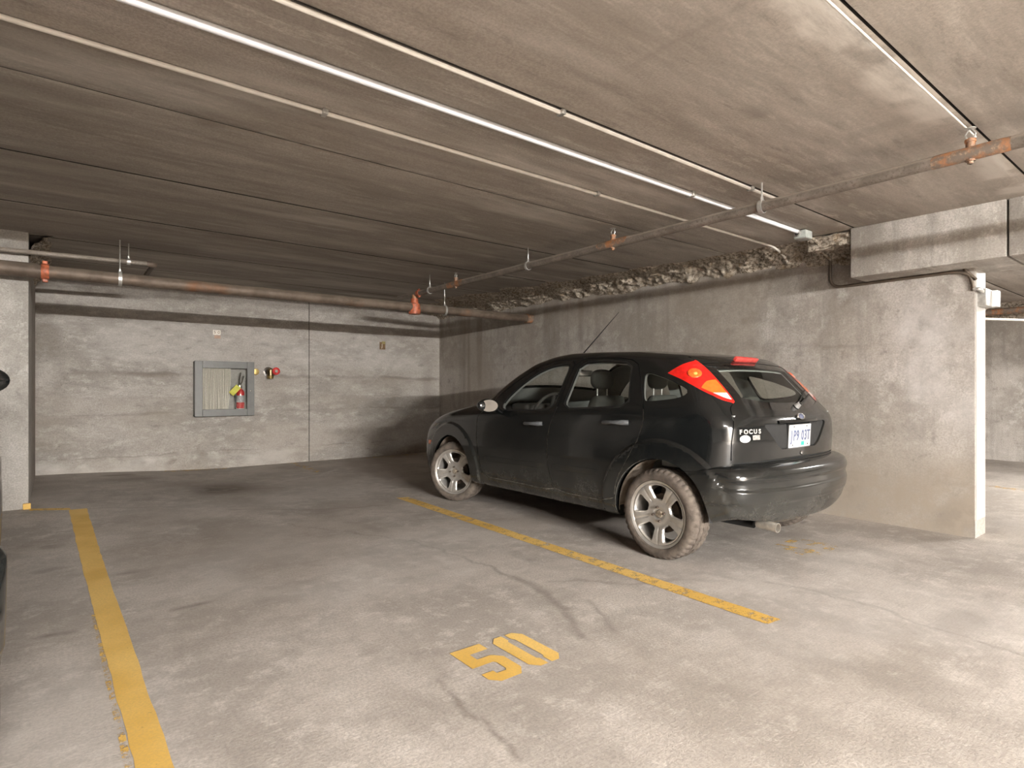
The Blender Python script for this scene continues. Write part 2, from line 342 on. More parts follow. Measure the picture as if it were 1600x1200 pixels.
# low kerb shadow line where beam meets ceiling
# ---- ceiling planks (each 1.2 m wide, joints run across the bay)
ceiling = struct(bpy.data.objects.new('ceiling', None), 'ceiling of wide precast concrete planks'); COL.objects.link(ceiling)
JY = [-9, -7.55, -6.35, -5.15, -3.95, -2.75, -1.55, -.345, .857, 2.03, 3.232, 4.38, 5.635, 6.86, 8.06, 9.3]
def plank_stain_tone(U, V):  # stains plus smooth ramps: darker and browner towards the back, paler near the front
    wu = U + (vnoise(U * 3, V * 3, 103) - .5) * .3; wv = V + (vnoise(U * 3, V * 3, 108) - .5) * .16
    w2 = V + (vnoise(U * 6, V * 6, 111) - .5) * .09
    b = lambda x, y, rx, ry, s, so=.8: s * npsm(1, 1 - so, np.hypot((wu - x) / rx, (wv - y) / ry))
    dark = np.maximum.reduce([.22 * npsm(.5, .75, vnoise(U * 1.6, V * 5, 115)), b(2.6, 1.45, .10, .08, .6), b(3.0, 1.5, .35, .2, .25), b(.6, 3.22, .12, .05, .6),
                             .55 * npsm(.022, .004, np.abs(w2 - 3.225)) * npsm(.35, .5, vnoise(U * 2.6, V * 0 + 3, 117)) * npsm(3.2, 2.6, U), .4 * npsm(7.0, 9.0, V), .3 * npsm(.25, 0, np.abs(V - 6.6)),  # also darker towards the back, with a soft dark band above the pipes
                             .35 * npsm(.60, .75, vnoise(U * 14, V * 1.2, 119)) * npsm(.45, .65, vnoise(U * 1.2, V * 1.2, 120)) * npsm(1.9, 1.5, V)])
    eff = npsm(.16, .0, V - .86 - .16 * vnoise(U * 5, V * 5, 123)) * npsm(.84, .87, V) * npsm(.35, .55, vnoise(U * 4, V * 4, 127))
    pale = np.maximum.reduce([1.2 * eff, .6 * npsm(.02, 0, np.abs(w2 - 3.20)) * npsm(.50, .66, vnoise(U * 2.2, V * 0 + 8, 131)) * npsm(3.0, 2.4, U),
                             .55 * npsm(.10, 0, np.abs(w2 - 2.03)) * npsm(3.9, 4.4, U) * npsm(.4, .6, vnoise(U * 5, V * 5, 133)), .4 * npsm(.5, .75, vnoise(U * .7, V * 3.5, 137)) * npsm(.3, .8, np.abs(V - 5.4)),
                             .5 * npsm(.58, .75, vnoise(U * 1.1, V * 7, 139)) * npsm(4.3, 4.8, V) * npsm(6.2, 5.7, V), .25 * npsm(1.9, 1.2, V)])
    brown = np.maximum(.35 * npsm(.4, .7, vnoise(U * .6, V * 2, 141)), .25 * npsm(2.4, 4.2, V))
    return np.stack([dark, pale, brown], -1)
for i, (a, b) in enumerate(zip(JY, JY[1:])):
    g = .0055 if -1 < a < 3 else .011
    if abs(b - 3.232) < .01: a0, b0 = a + .004, b - .0012
    elif abs(a - 3.232) < .01: a0, b0 = a + .0012, b - .008
    else: a0, b0 = a + g, b - (.0055 if -1 < b < 3 else .011)
    near = -1.0 < a < 9
    us = axis_pts([(-9, -.6, .8), (-.6, 5.6, .03 if near else .5), (5.6, 12.0, .4)]); vs = axis_pts([(a0, b0, .03 if near else .3)])
    step = (rng.random() - .5) * .006
    def p3(U, V, st=step, a0=a0, b0=b0):
        Z = 2.45 + .0135 * np.maximum(0, V - 1) + st + .006 * npsm(.018, 0, np.minimum(V - a0, b0 - V))
        return np.stack([U, V, Z], -1)
    pl = grid_mesh('ceiling_plank', us, vs, p3, M_ceil, plank_stain_tone, ceiling, flip=True)
    bm = bmesh.new()
    for yy in (a0, b0):
        q = [bm.verts.new((x, yy, zc(yy) + step + dz)) for x, dz in ((-9, .005), (12, .005), (12, .12), (-9, .12))]; bm.faces.new(q)
    bm_obj('plank_edge', bm, M_dark, ceiling)
struct(box('ceiling_deck', (-9.2, -9.2, 2.62), (12.2, 9.4, 2.72), M_dark, ceiling))

# ---- rough sprayed insulation in the wall corners
t = NT('spray_insulation'); f1 = t.noise(34, 6, .72); f2 = t.noise(9, 4, .6); f3 = t.noise(110, 3, .7)
col = t.mix(t.ramp(f1, .38, .60), c4((.22, .175, .13)), c4((.70, .62, .52)))
col = t.mix(t.ramp(f2, .50, .72, 0, .55), col, c4((.36, .26, .16)))
t.bump(t.math('ADD', f1, t.math('MULTIPLY', f3, .6)), .9, .03); M_ins = t.set(col, .95, spec=.1)
def insulation(name, y0, y1, wx, sgn, fa, fb, label, zt=zc, step=.014, amp=.036):
    ys = np.arange(y0, y1 + 1e-6, step); n = 36; V = []
    for y in ys:
        e1 = .5 + mnoise.noise((y * 3.1, wx, 1)); a = fa(y) * (.80 + .40 * e1); b = fb(y) * (.86 + .28 * (.5 + mnoise.noise((y * 4.3, wx, 7))))
        for k in range(n + 1):
            s = k / n; p0 = (a, 0.0); p1 = (.05 * a, .10 * b); p2 = (0.0, b)   # quadratic fillet from ceiling edge to wall edge
            q0 = (1 - s) ** 2; q1 = 2 * s * (1 - s); q2 = s * s
            u = q0 * p0[0] + q1 * p1[0] * 3.2 + q2 * p2[0]; w = q0 * p0[1] + q1 * p1[1] * 3.4 + q2 * p2[1]
            nn = mnoise.fractal((y * 11, u * 13, w * 13 + wx), .75, 2.1, 5) ; big = mnoise.noise((y * 4, u * 5, 3))
            h = (amp * (nn + .15) + .03 * big) * math.sin(PI * min(max(s, .0), 1)) ** .45
            u += h * .75; w += h * .75
            if k == 0: u, w = a, -.01
            if k == n: u, w = -.005, b
            V.append((wx + sgn * u, y, zt(y) - w))
    m = n + 1; Fc = [(i * m + k, i * m + k + 1, (i + 1) * m + k + 1, (i + 1) * m + k) for i in range(len(ys) - 1) for k in range(n)]
    if sgn > 0: Fc = [f[::-1] for f in Fc]
    return tag(mesh(name, V, Fc, M_ins, None, True), label, 'insulation')
insulation('spray_insulation', 2.02, BACK_Y, WALL_X, -1, lambda y: .20 + .085 * max(0, y - 2.7), lambda y: .17 + .06 * sm((3.1 - y) / .8), 'rough lumpy sprayed insulation along the top of the right wall')
insulation('spray_insulation', 6.75, BACK_Y, -.17, 1, lambda y: .16, lambda y: .20, 'dark rough sprayed insulation above the left wall stub')
insulation('spray_insulation', -2, 6, 11.8, -1, lambda y: .25, lambda y: .24, 'brownish sprayed insulation on the far wall beyond the opening', step=.03)
# lumpy ledge of foam beside the beam end
bm = bmesh.new(); add_box(bm, (5.20, 2.055, 2.34), (5.50, 2.42, 2.46), .04, 3); bmesh.ops.subdivide_edges(bm, edges=bm.edges[:], cuts=6, use_grid_fill=True)
for v in bm.verts:
    d = .022 * mnoise.fractal(v.co * 16, .8, 2.1, 4); v.co += Vector((-d, d * .3, -d)); v.co.z -= .10 * (v.co.x - 5.2) / .3 * 0
tag(bm_obj('insulation_lump', bm, M_ins, None, True, 180), 'lumpy block of sprayed foam at the end of the beam', 'insulation')

# ---- yellow paint
def paint(name, wear):
    t = NT(name); f = t.noise(14, 6, .7); g = t.noise(120, 3, .7); k = t.noise(2.0, 3, .5)
    c = t.mix(t.ramp(k, .35, .65), c4((.66, .40, .085)), c4((.80, .53, .16))); c = t.mix(t.ramp(g, .3, .7, .35, 0), c, c4((.42, .30, .13)))
    t.set(c, .6, spec=.3); tr = t.n('ShaderNodeBsdfTransparent'); mx = t.n('ShaderNodeMixShader')
    w = t.math('ADD', t.math('MULTIPLY', f, .65), t.math('MULTIPLY', g, .35))
    t.l(t.ramp(w, wear, wear + .09, 0, 1), mx.inputs[0]); t.l(tr.outputs[0], mx.inputs[1]); t.l(t.b.outputs[0], mx.inputs[2])
    t.l(mx.outputs[0], t.t.nodes['Material Output'].inputs['Surface']); return t.m
M_yel, M_yel2, M_yel3 = paint('yellow_paint_fresh', .30), paint('yellow_paint_worn', .39), paint('yellow_paint_faded', .49)
def stripe(name, quad, mat, label, cat='parking line', n=60, m=3, group=None, lift=.0022):
    a, b, c, d = [np.array(p, float) for p in quad]     # a-b near edge, d-c far edge
    V = []
    for i in range(n + 1):
        s = i / n; l = a + (d - a) * s; r = b + (c - b) * s
        for k in range(m + 1):
            j = .006 * mnoise.noise((i * .7, k * 9.0, a[0] * 7)) if k in (0, m) else 0
            p = l + (r - l) * k / m; V.append((p[0] + j, p[1], hf(p[0], p[1]) + lift))
    q = m + 1; Fc = [(i * q + k, i * q + k + 1, (i + 1) * q + k + 1, (i + 1) * q + k) for i in range(n) for k in range(m)]
    return tag(mesh(name, V, Fc, mat), label, cat)
stripe('parking_line', [(.205, 1.45), (.292, 1.45), (.240, 6.50), (.110, 6.50)], M_yel, 'wide yellow parking line at the left running to the wall stub')
stripe('parking_line', [(.175, 1.5), (.196, 1.5), (.165, 3.6), (.150, 3.6)], M_yel3, 'thin faded yellow stripe edging the wide left parking line', lift=.003)
stripe('parking_line', [(.120, 6.58), (.12, 6.49), (-.165, 6.62), (-.165, 6.71)], M_yel2, 'short yellow line from the left wall stub corner to the parking line', n=16)
stripe('parking_line', [(2.705, 1.44), (2.815, 1.43), (2.92, 5.45), (2.80, 5.50)], M_yel2, 'long worn yellow parking line between bay 50 and the black car', n=90)
stripe('parking_line', [(2.78, 7.85), (2.90, 7.85), (2.93, 9.08), (2.83, 9.08)], M_yel3, 'short worn yellow stripe meeting the back wall')
stripe('parking_line', [(1.17, 8.96), (1.17, 9.07), (1.95, 9.07), (1.95, 8.97)], M_yel3, 'faded yellow paint along the back wall base near the cabinet', n=20)
stripe('parking_line', [(4.0, 8.90), (4.0, 9.0), (4.95, 9.0), (4.95, 8.90)], M_yel3, 'faded yellow paint along the back wall base near the corner', n=20)
stripe('parking_line', [(8.35, 1.2), (8.45, 1.2), (8.85, 2.6), (8.7, 2.6)], M_yel3, 'faint yellow line on the floor beyond the wall end', n=20)
tag(box('paint_dab', (-.21, 6.700, .062), (-.155, 6.728, .12), M_yel, None, .004), 'yellow paint dab on the left wall stub corner', 'paint')
DIG = {'5': [[(0, 1), (.92, 1), (.92, .80), (.36, .80), (.36, .63), (.78, .63), (1, .50), (1, .14), (.80, 0), (.20, 0), (0, .12), (0, .27), (.34, .27), (.34, .19), (.62, .19), (.66, .23), (.66, .42), (.60, .46), (0, .46)]],
       '0': [[(.44, 1), (.20, 1), (0, .88), (0, .12), (.20, 0), (.44, 0), (.44, .17), (.38, .20), (.38, .80), (.44, .83)], [(.56, 1), (.80, 1), (1, .88), (1, .12), (.80, 0), (.56, 0), (.56, .17), (.62, .20), (.62, .80), (.56, .83)]],
       '4': [[(.45, 1), (.80, 1), (.80, .40), (1, .40), (1, .22), (.80, .22), (.80, 0), (.48, 0), (.48, .22), (0, .22), (0, .40)]],
       '3': [[(0, 1), (.80, 1), (1, .88), (1, .60), (.88, .5), (1, .40), (1, .12), (.80, 0), (0, 0), (0, .18), (.62, .18), (.66, .22), (.66, .38), (.60, .42), (.25, .42), (.25, .58), (.60, .58), (.66, .62), (.66, .78), (.62, .82), (0, .82)]]}
def digits(name, s, x, y, w, h, gap, mat, label):
    V = []; Fc = []
    for ch in s:
        for poly in DIG[ch]:
            k = len(V); V += [(x + u * w, y + v * h, hf(x, y) + .0026) for u, v in poly]; Fc.append(list(range(k, len(V))))
        x += w + gap
    o = mesh(name, V, Fc, mat); bm = bmesh.new(); bm.from_mesh(o.data); bmesh.ops.triangulate(bm, faces=bm.faces[:]); bmesh.ops.recalc_face_normals(bm, faces=bm.faces[:])
    for f in bm.faces:
        if f.normal.z < 0: f.normal_flip()
    bm.to_mesh(o.data); bm.free(); return tag(o, label, 'floor number')
digits('bay_number', '50', 1.335, 1.80, .168, .325, .035, M_yel, 'yellow stencilled number 50 painted on the floor')
digits('bay_number', '43', 4.02, 1.82, .19, .32, .05, M_yel3, 'faded yellow number painted on the floor behind the black car')

# ---- fluorescent ceiling lights (out of frame; the rear row is added to even the light)
M_white = plain('white_enamel', (.75, .75, .73), .4)
def ceiling_light(x, y, label, n=2, st=1.0, L=1.2):
    t = NT('lamp_tube'); t.b.inputs['Emission Color'].default_value = LAMP_COL; t.b.inputs['Emission Strength'].default_value = LAMP_POWER * st; M_lamp = t.set(c4((.9, .9, .88)), .5)
    z = zc(y) - .002; r = thing('ceiling_light', label, 'light', (x, y, z), (0, 0, 0), 'fluorescent ceiling lights')
    box('housing', (-L / 2 - .03, -.10, -.02), (L / 2 + .03, .10, 0), M_white, r, .004)
    for k in range(n):
        d = (k - (n - 1) / 2) * .045; bm = bmesh.new(); add_tube(bm, [(-L / 2, d, -.042), (L / 2, d, -.042)], .016, 6, False); bm_obj('fluorescent_tube', bm, M_lamp, r)
    for s in (-1, 1): box('lamp_holder', (s * (L / 2 + .012) - .012, -.09, -.062), (s * (L / 2 + .012) + .012, .09, -.02), M_white, r, .003)
LIGHTS = [(.7, -2.2, 'fluorescent ceiling light just behind the bay entrance', 2, .40), (-.1, -8.0, 'left rear fluorescent light, added behind the camera to even the lighting', 4, 3.0), (1.5, -8.0, 'right rear fluorescent light, added behind the camera to even the lighting', 4, 3.0),
          (8.3, .2, 'fluorescent ceiling light beyond the beam', 1, .55)]
for x, y, lb, n, st in LIGHTS: ceiling_light(x, y, lb, n, st)

# ================================================================== PIPES AND CONDUITS
t = NT('old_steel_pipe'); f = t.noise(7, 5, .65); g = t.noise(45, 4, .7); xyz = t.sep(); k = t.noise(1.3, 4, .6)
col = t.mix(t.ramp(f, .35, .65), c4((.085, .062, .046)), c4((.15, .115, .088))); col = t.mix(t.ramp(k, .56, .68, 0, .7), col, c4((.22, .095, .04)))
col = t.mix(t.ramp(g, .62, .75, 0, .4), col, c4((.34, .29, .24)))
nrm = t.n('ShaderNodeNewGeometry'); sp = t.n('ShaderNodeSeparateXYZ'); t.l(nrm.outputs['Normal'], sp.inputs[0])
col = t.mix(t.ramp(sp.outputs[2], .2, .8, 0, .45), col, c4((.30, .25, .20)))        # settled dust on the upper side
t.bump(g, .25, .004); M_pipe = t.set(col, .6, .35)
t = NT('grey_steel_pipe'); f = t.noise(9, 5, .65); g = t.noise(70, 4, .7)
col = t.mix(t.ramp(f, .35, .65), c4((.16, .135, .112)), c4((.24, .205, .175))); col = t.mix(t.ramp(g, .5, .68, 0, .8), col, c4((.10, .08, .06)))
nrm = t.n('ShaderNodeNewGeometry'); sp = t.n('ShaderNodeSeparateXYZ'); t.l(nrm.outputs['Normal'], sp.inputs[0])
col = t.mix(t.ramp(sp.outputs[2], .1, .7, 0, .7), col, c4((.44, .38, .32))); t.bump(g, .25, .003); M_pipe2 = t.set(col, .6, .3)
t = NT('orange_primer'); f = t.noise(13, 4, .7); g = t.noise(50, 3, .7); col = t.mix(t.ramp(f, .42, .66), c4((.17, .135, .108)), c4((.40, .17, .07))); t.set(t.mix(t.ramp(g, .5, .75, 0, .6), col, c4((.52, .36, .24))), .65, .1); M_rust = t.m
M_red = plain('red_orange_paint', (.38, .105, .05), .5, .1, var=.5, scale=30)
M_galv = plain('galvanised_steel', (.60, .59, .56), .38, .7, var=.15, scale=40)
M_cond = plain('bright_conduit', (.86, .87, .90), .35, .1, var=.04, scale=12)
M_cwhite = plain('white_painted_conduit', (.80, .75, .68), .5, var=.08, scale=12)
M_brass = plain('brass', (.45, .33, .13), .35, .9, var=.25)
M_chrome = plain('chrome', (.82, .82, .82), .12, 1.0, var=.04)

def coupling(name, parent, c, axis, r, mat, w=.05):
    bm = bmesh.new(); prof = [(-w, r * .98), (-w, r * 1.16), (-w * .6, r * 1.26), (w * .6, r * 1.26), (w, r * 1.16), (w, r * .98)]
    add_lathe(bm, prof, c, axis, 20)
    cx, cy, cz = c
    for s in (-1, 1):
        lug = [(cx - w * .7, cy - r * .35, cz + s * r * 1.1), (cx + w * .7, cy + r * .35, cz + s * r * 1.62)] if axis[0] else [(cx - r * .35, cy - w * .7, cz + s * r * 1.1), (cx + r * .35, cy + w * .7, cz + s * r * 1.62)]
        lo = [min(a, b) for a, b in zip(*lug)]; hi = [max(a, b) for a, b in zip(*lug)]; add_box(bm, lo, hi, .004, 1)
    return bm_obj(name, bm, mat, parent, True)
# main pipe along the back
PA = thing('sprinkler_main_pipe', 'thick rusty brown steel pipe running along below the back ceiling', 'pipe', (0, 6.52, 2.16))
def P(o, *pts): return [tuple(Vector(p) - Vector(o)) for p in pts]
tube('pipe', P((0, 6.52, 2.16), (-8.9, 6.52, 2.16), (-.1, 6.52, 2.16), (5.5, 6.52, 2.16)), .057, M_pipe, PA, 24)
coupling('coupling', PA, (-.055, 0, 0), (1, 0, 0), .057, M_red, .028)
tube('thick_pipe_section', [(-8.9, 0, 0), (-.30, 0, 0), (-.10, 0, 0)], .064, M_pipe, PA, 24)
lathe('wall_sleeve', [(5.40, .058), (5.40, .066), (5.50, .066)], (0, 0, 0), (1, 0, 0), M_rust, PA)
# riser tee
lathe('riser_tee', [(-.085, .040), (-.085, .072), (-.05, .076), (.04, .070), (.05, .05), (.11, .045), (.11, .034)], (3.575, -.005, 0), (0, 0, 1), M_red, PA, 20, caps=True)
# small branch stub at upper left
PC = thing('branch_pipe', 'thin grey pipe with an elbow beside the thick pipe at the left', 'pipe', (0, 6.64, 2.352))
tube('pipe', [(-8.9, 0, -.03), (-.4, 0, -.02), (.75, 0, 0)], .0225, M_pipe2, PC, 14)
tube('elbow', arc_path([(.715, 0, 0), (.775, 0, 0), (.775, .06, 0)], .03), .030, M_pipe, PC, 14)
tube('pipe', [(.775, .05, 0), (.775, .62, -.01)], .0225, M_pipe, PC, 14)
# branch pipe along the bay
PB = thing('sprinkler_branch_pipe', 'long grey sprinkler pipe running from the back toward the right above the car', 'pipe', (3.583, 0, 2.318))
tube('pipe', [(0, -8.9, -.02), (0, .5, -.012), (0, 6.95, .010)], .0325, M_pipe2, PB, 20)
coupling('coupling', PB, (0, 6.42, .010), (0, 1, 0), .0325, M_red, .030)
tube('riser_nipple', [(-.008, 6.515, -.12), (-.008, 6.515, .0)], .030, M_rust, PB, 14)
for y, z in ((.86, -.011), (3.212, 0), (5.57, .006)):
    q = tube('welded_outlet', [(0, y - .16, z), (0, y - .13, z), (0, y + .13, z), (0, y + .16, z)], [.0327, .0345, .0345, .0327], M_rust, PB, 20)
    h = lathe('sprinkler_outlet', [(0, .02), (.036, .02), (.036, .024), (.05, .024), (.05, .012), (.058, .010)], (0, y, z + .02), (0, 0, 1), M_rust, PB, 14)
    zz = z + .078
    tube('sprinkler_frame', arc_path([(0, y - .012, zz - .005), (0, y - .022, zz + .018), (0, y - .004, zz + .045), (0, y + .004, zz + .045), (0, y + .022, zz + .018), (0, y + .012, zz - .005)], .006, 3), .0035, M_galv, h, 6)
    lathe('deflector', [(0, .003), (.001, .024), (.003, .024), (.004, .003)], (0, y, zz + .045), (0, 0, 1), M_galv, h, 16)
    lathe('lower_plug', [(-.052, .008), (-.050, .013), (-.038, .013), (-.038, .022), (-.02, .022)], (0, y, z), (0, 0, 1), M_rust, PB, 10)
def rods(parent, org, lst, r, along):
    ox, oy, oz = org
    for x, y, z in lst:
        bm = bmesh.new(); top = zc(y)
        add_tube(bm, [(x - ox, y - oy, z + r + .004 - oz), (x - ox, y - oy, top + .01 - oz)], .0055, 8); add_tube(bm, [(x - ox, y - oy, z + r + .004 - oz), (x - ox, y - oy, z + r + .03 - oz)], .010, 6)
        h = bm_obj('hanger_rod', bm, M_galv, parent, True)
        bm = bmesh.new(); n = 24; R = []
        for k in range(n):
            a = 2 * PI * k / n; ca, sa = math.cos(a), math.sin(a); ring = []
            for dr, da in ((.001, -.014), (.006, -.014), (.006, .014), (.001, .014)):
                q = r + dr; p = (x + da, y + q * ca, z + q * sa * 1.08) if along == 'x' else (x + q * ca, y + da, z + q * sa * 1.08)
                ring.append(bm.verts.new((p[0] - ox, p[1] - oy, p[2] - oz)))
            R.append(ring)
        for A, B in zip(R, R[1:] + R[:1]):
            for k in range(4): bm.faces.new((A[k], A[(k + 1) % 4], B[(k + 1) % 4], B[k]))
        bm_obj('clevis_ring', bm, M_galv, h, True)
rods(PB, (3.583, 0, 2.318), [(3.583, 1.945, 2.308), (3.583, 4.294, 2.318), (3.583, 6.15, 2.327), (3.583, -1.2, 2.30)], .034, 'y')
rods(PA, (0, 6.52, 2.16), [(.489, 6.52, 2.16), (4.02, 6.52, 2.16), (-3.5, 6.52, 2.16)], .058, 'x')
rods(PC, (0, 6.64, 2.352), [(.567, 6.64, 2.352)], .0235, 'x')

# conduits under the ceiling
def conduit(y, x0, x1, r, mat, label, straps=(), end=None, sag=0.0):
    z = zc(y) - r - .004; o = (x0, y, z); c = thing('conduit', label, 'conduit', o)
    pts = [(0, 0, 0), ((x1 - x0) * .25, .002, -sag), ((x1 - x0) * .5, 0, 0), ((x1 - x0) * .75, -.002, -sag), (x1 - x0, 0, 0)]
    if end: pts = arc_path([(0, 0, 0), (x1 - x0, 0, 0)] + [tuple(Vector(e) - Vector(o)) for e in end], .06)
    tube('tube', pts, r, mat, c, 12)
    for s in straps:
        bm = bmesh.new(); add_box(bm, (s - x0 - .013, -r - .014, -r - .001), (s - x0 + .013, r + .014, r + .003), .003, 1); bm_obj('strap', bm, M_galv, c, True)
    return c
conduit(2.745, -8.8, 5.26, .0105, M_cwhite, 'thin pale conduit farthest back of the three on the ceiling', (-.6, 1.02, 2.9), [(5.40, 2.72, 2.40), (5.44, 2.70, 2.33)])
conduit(2.335, -8.8, 4.88, .0165, M_cond, 'thick bright silver conduit across the ceiling', (-.4, 3.38), None)
conduit(2.03, -8.8, 3.95, .0095, M_cwhite, 'thin white conduit nearest the camera along a ceiling joint', (1.9, 3.6), None)
conduit(.878, -8.8, 3.75, .0045, M_cwhite, 'thin pale strip along the ceiling joint at the top right', (), None)
jb = thing('junction_box', 'small grey junction box at the end of the bright conduit', 'junction box', (4.95, 2.325, 2.45))
bm = bmesh.new(); add_box(bm, (-.06, -.05, -.055), (.06, .05, .01), .008, 2); bm_obj('box', bm, plain('grey_green_box', (.42, .45, .42), .5), jb, True)
box('cover', (-.055, -.045, -.060), (.055, .045, -.054), M_galv, jb, .002); lathe('connector', [(-.03, .02), (-.03, .024), (0, .024), (0, .018)], (-.06, .01, -.018), (1, 0, 0), M_galv, jb, 12)
tube('cable', arc_path([(.05, 0, -.02), (.20, -.02, -.04), (.38, 0, -.12), (.53, 0, -.16)], .05), .011, M_ins, jb, 8)
wc = thing('wall_conduit', 'thin conduit looping under the beam to the switch box at the wall end', 'conduit', (5.487, 2.0, 2.05))
tube('tube', P((5.487, 2.0, 2.05), *arc_path([(5.487, 2.335, 2.36), (5.487, 2.335, 2.042), (5.487, 1.345, 2.042), (5.487, 1.30, 1.985), (5.492, 1.300, 1.895)], .10, 8)), .0125, plain('brown_grey_conduit', (.15, .12, .095), .5, .3), wc, 10)
sb = thing('switch_box', 'grey metal box with a white cover on the painted wall end', 'switch box', (5.66, 1.29, 1.83))
box('box', (-.11, -.055, -.06), (.06, .002, .07), M_galv, sb, .006); box('cover', (.06, -.085, -.055), (.155, -.01, .07), plain('white_plastic', (.88, .88, .87), .4), sb, .006)
tube('connector', arc_path([(-.168, .012, .065), (-.168, -.03, .06), (-.10, -.03, .045)], .02), .014, M_galv, sb, 8)
tube('wire', arc_path([(.12, -.03, -.03), (.45, .15, -.10), (1.4, .05, -.05), (2.4, -.2, -.03)], .1), .010, M_cwhite, sb, 6)
tag(tube('wall_pipe', [(11.55, -2, 2.33), (11.55, 6, 2.34)], .05, M_rust, None, 12), 'orange brown pipe under the ceiling along the far wall', 'pipe')

# ================================================================== FIRE HOSE CABINET
M_cab = plain('grey_cabinet_paint', (.115, .115, .11), .42, .1, var=.12, scale=9); M_cabin = plain('cabinet_inside', (.34, .33, .31), .6)
t = NT('clear_glass'); tr = t.n('ShaderNodeBsdfTransparent'); tr.inputs[0].default_value = (.96, .96, .95, 1); gl = t.n('ShaderNodeBsdfGlossy'); gl.inputs['Roughness'].default_value = .03
lw = t.n('ShaderNodeLayerWeight'); fr = t.math('ADD', t.math('MULTIPLY', t.math('POWER', lw.outputs['Facing'], 5.0), .9), .03); mx = t.n('ShaderNodeMixShader'); t.l(fr, mx.inputs[0]); t.l(tr.outputs[0], mx.inputs[1]); t.l(gl.outputs[0], mx.inputs[2])
t.l(mx.outputs[0], t.t.nodes['Material Output'].inputs['Surface']); M_glass0 = t.m
FC = thing('fire_hose_cabinet', 'grey metal fire hose cabinet with a glass door on the back wall', 'cabinet', (1.91, BACK_Y - .004, .755))
W, H, D = .76, .76, .135; x0, x1 = -W / 2, W / 2
for lo, hi in (((x0, -D + .012, 0), (x0 + .012, 0, H)), ((x1 - .012, -D + .012, 0), (x1, 0, H)), ((x0, -D + .012, 0), (x1, 0, .012)), ((x0, -D + .012, H - .012), (x1, 0, H))): box('side_panel', lo, hi, M_cab, FC)
box('back_panel', (x0 + .012, -.008, .012), (x1 - .012, -.002, H - .012), M_cabin, FC)
door = bmesh.new(); fw = .092
for lo, hi in (((x0 - .006, -D - .008, -.006), (x0 + fw, -D + .012, H + .006)), ((x1 - fw, -D - .008, -.006), (x1 + .006, -D + .012, H + .006)), ((x0 + fw, -D - .008, -.006), (x1 - fw, -D + .012, fw)), ((x0 + fw, -D - .008, H - fw), (x1 - fw, -D + .012, H + .006))): add_box(door, lo, hi, .003, 1)
DO = bm_obj('door', door, M_cab, FC, True); box('glass_pane', (x0 + fw - .01, -D + .004, fw - .01), (x1 - fw + .01, -D + .008, H - fw + .01), M_glass0, DO)
box('latch', (x1 - .05, -D - .016, H * .45), (x1 - .035, -D - .006, H * .45 + .02), M_chrome, DO, .002)
box('rack_bar', (x0 + .03, -.075, H - .085), (x1 - .20, -.06, H - .07), M_galv, FC, .002)
# the folded hose
M_hose = plain('white_canvas_hose', (.80, .765, .69), .8, var=.10, scale=60)
bm = bmesh.new(); xs0 = 1.545; n = 30
for k in range(n):
    xx = 1.555 + k * .0149; lean = .0009 * k * (1 if k > 18 else 0); zb = .815 + .02 * random.random() + (.012 if k % 3 == 0 else 0); xt = xx + .001 * random.uniform(-1, 1); xb = xx - .006 * random.uniform(-.3, 1)
    if k > 24: xb -= .006 * (k - 24)
    pts = [(xt, 9.055 - .02, 1.475), (xt, 9.025, 1.30), ((xt + xb) / 2, 9.022, 1.1), (xb, 9.025, zb + .03), (xb, 9.035, zb)]
    ring = []
    for i, p in enumerate(pts):
        ring.append([bm.verts.new((p[0] + dx, p[1] + dy, p[2])) for dx, dy in ((-.0056, .03), (-.0056, -.022), (-.0030, -.034), (.0020, -.034), (.0056, -.022), (.0056, .03))])
    for A, B in zip(ring, ring[1:]):
        for j in range(5): bm.faces.new((A[j], A[j + 1], B[j + 1], B[j]))
tag(bm_obj('fire_hose', bm, M_hose, None, True, 60), 'white canvas fire hose folded in upright pleats inside the cabinet', 'fire hose')
# the extinguisher
FE = thing('fire_extinguisher', 'red fire extinguisher with a yellow tag inside the cabinet', 'fire extinguisher', (2.125, 9.035, .769))
M_fred = plain('extinguisher_red', (.55, .03, .03), .3, 0, .4, var=.08)
lathe('cylinder', [(0, .03), (0, .052), (.006, .055), (.30, .055), (.33, .050), (.355, .034), (.365, .018), (.385, .017)], (0, 0, 0), (0, 0, 1), M_fred, FE, 24)
lathe('label', [(.17, .0556), (.27, .0556)], (0, 0, 0), (0, 0, 1), plain('grey_label', (.42, .42, .43), .4, var=.5, scale=90), FE, 24)
lathe('label', [(.03, .0556), (.085, .0556)], (0, 0, 0), (0, 0, 1), plain('white_label', (.75, .72, .68), .4, var=.15), FE, 24)
box('valve_head', (-.02, -.02, .375), (.02, .02, .43), M_chrome, FE, .005); 
bm = bmesh.new(); add_tube(bm, [(.0, 0, .425), (.02, -.02, .46), (.035, -.035, .55)], .008, 8); add_tube(bm, [(-.015, 0, .42), (-.02, -.02, .49), (0, -.02, .60)], .010, 8); bm_obj('lever', bm, M_chrome, FE, True)
tube('discharge_hose', arc_path([(-.02, -.01, .41), (-.07, -.02, .40), (-.075, -.02, .22), (-.065, -.01, .06)], .05), .009, plain('black_rubber_hose', (.03, .03, .03), .6), FE, 8)
tg = box('inspection_tag', (-.04, -.003, -.075), (.04, .003, .075), plain('yellow_tag', (.72, .70, .10), .6), FE); tg.location = (-.085, -.05, .345); tg.rotation_euler = (0, math.radians(42), 0)
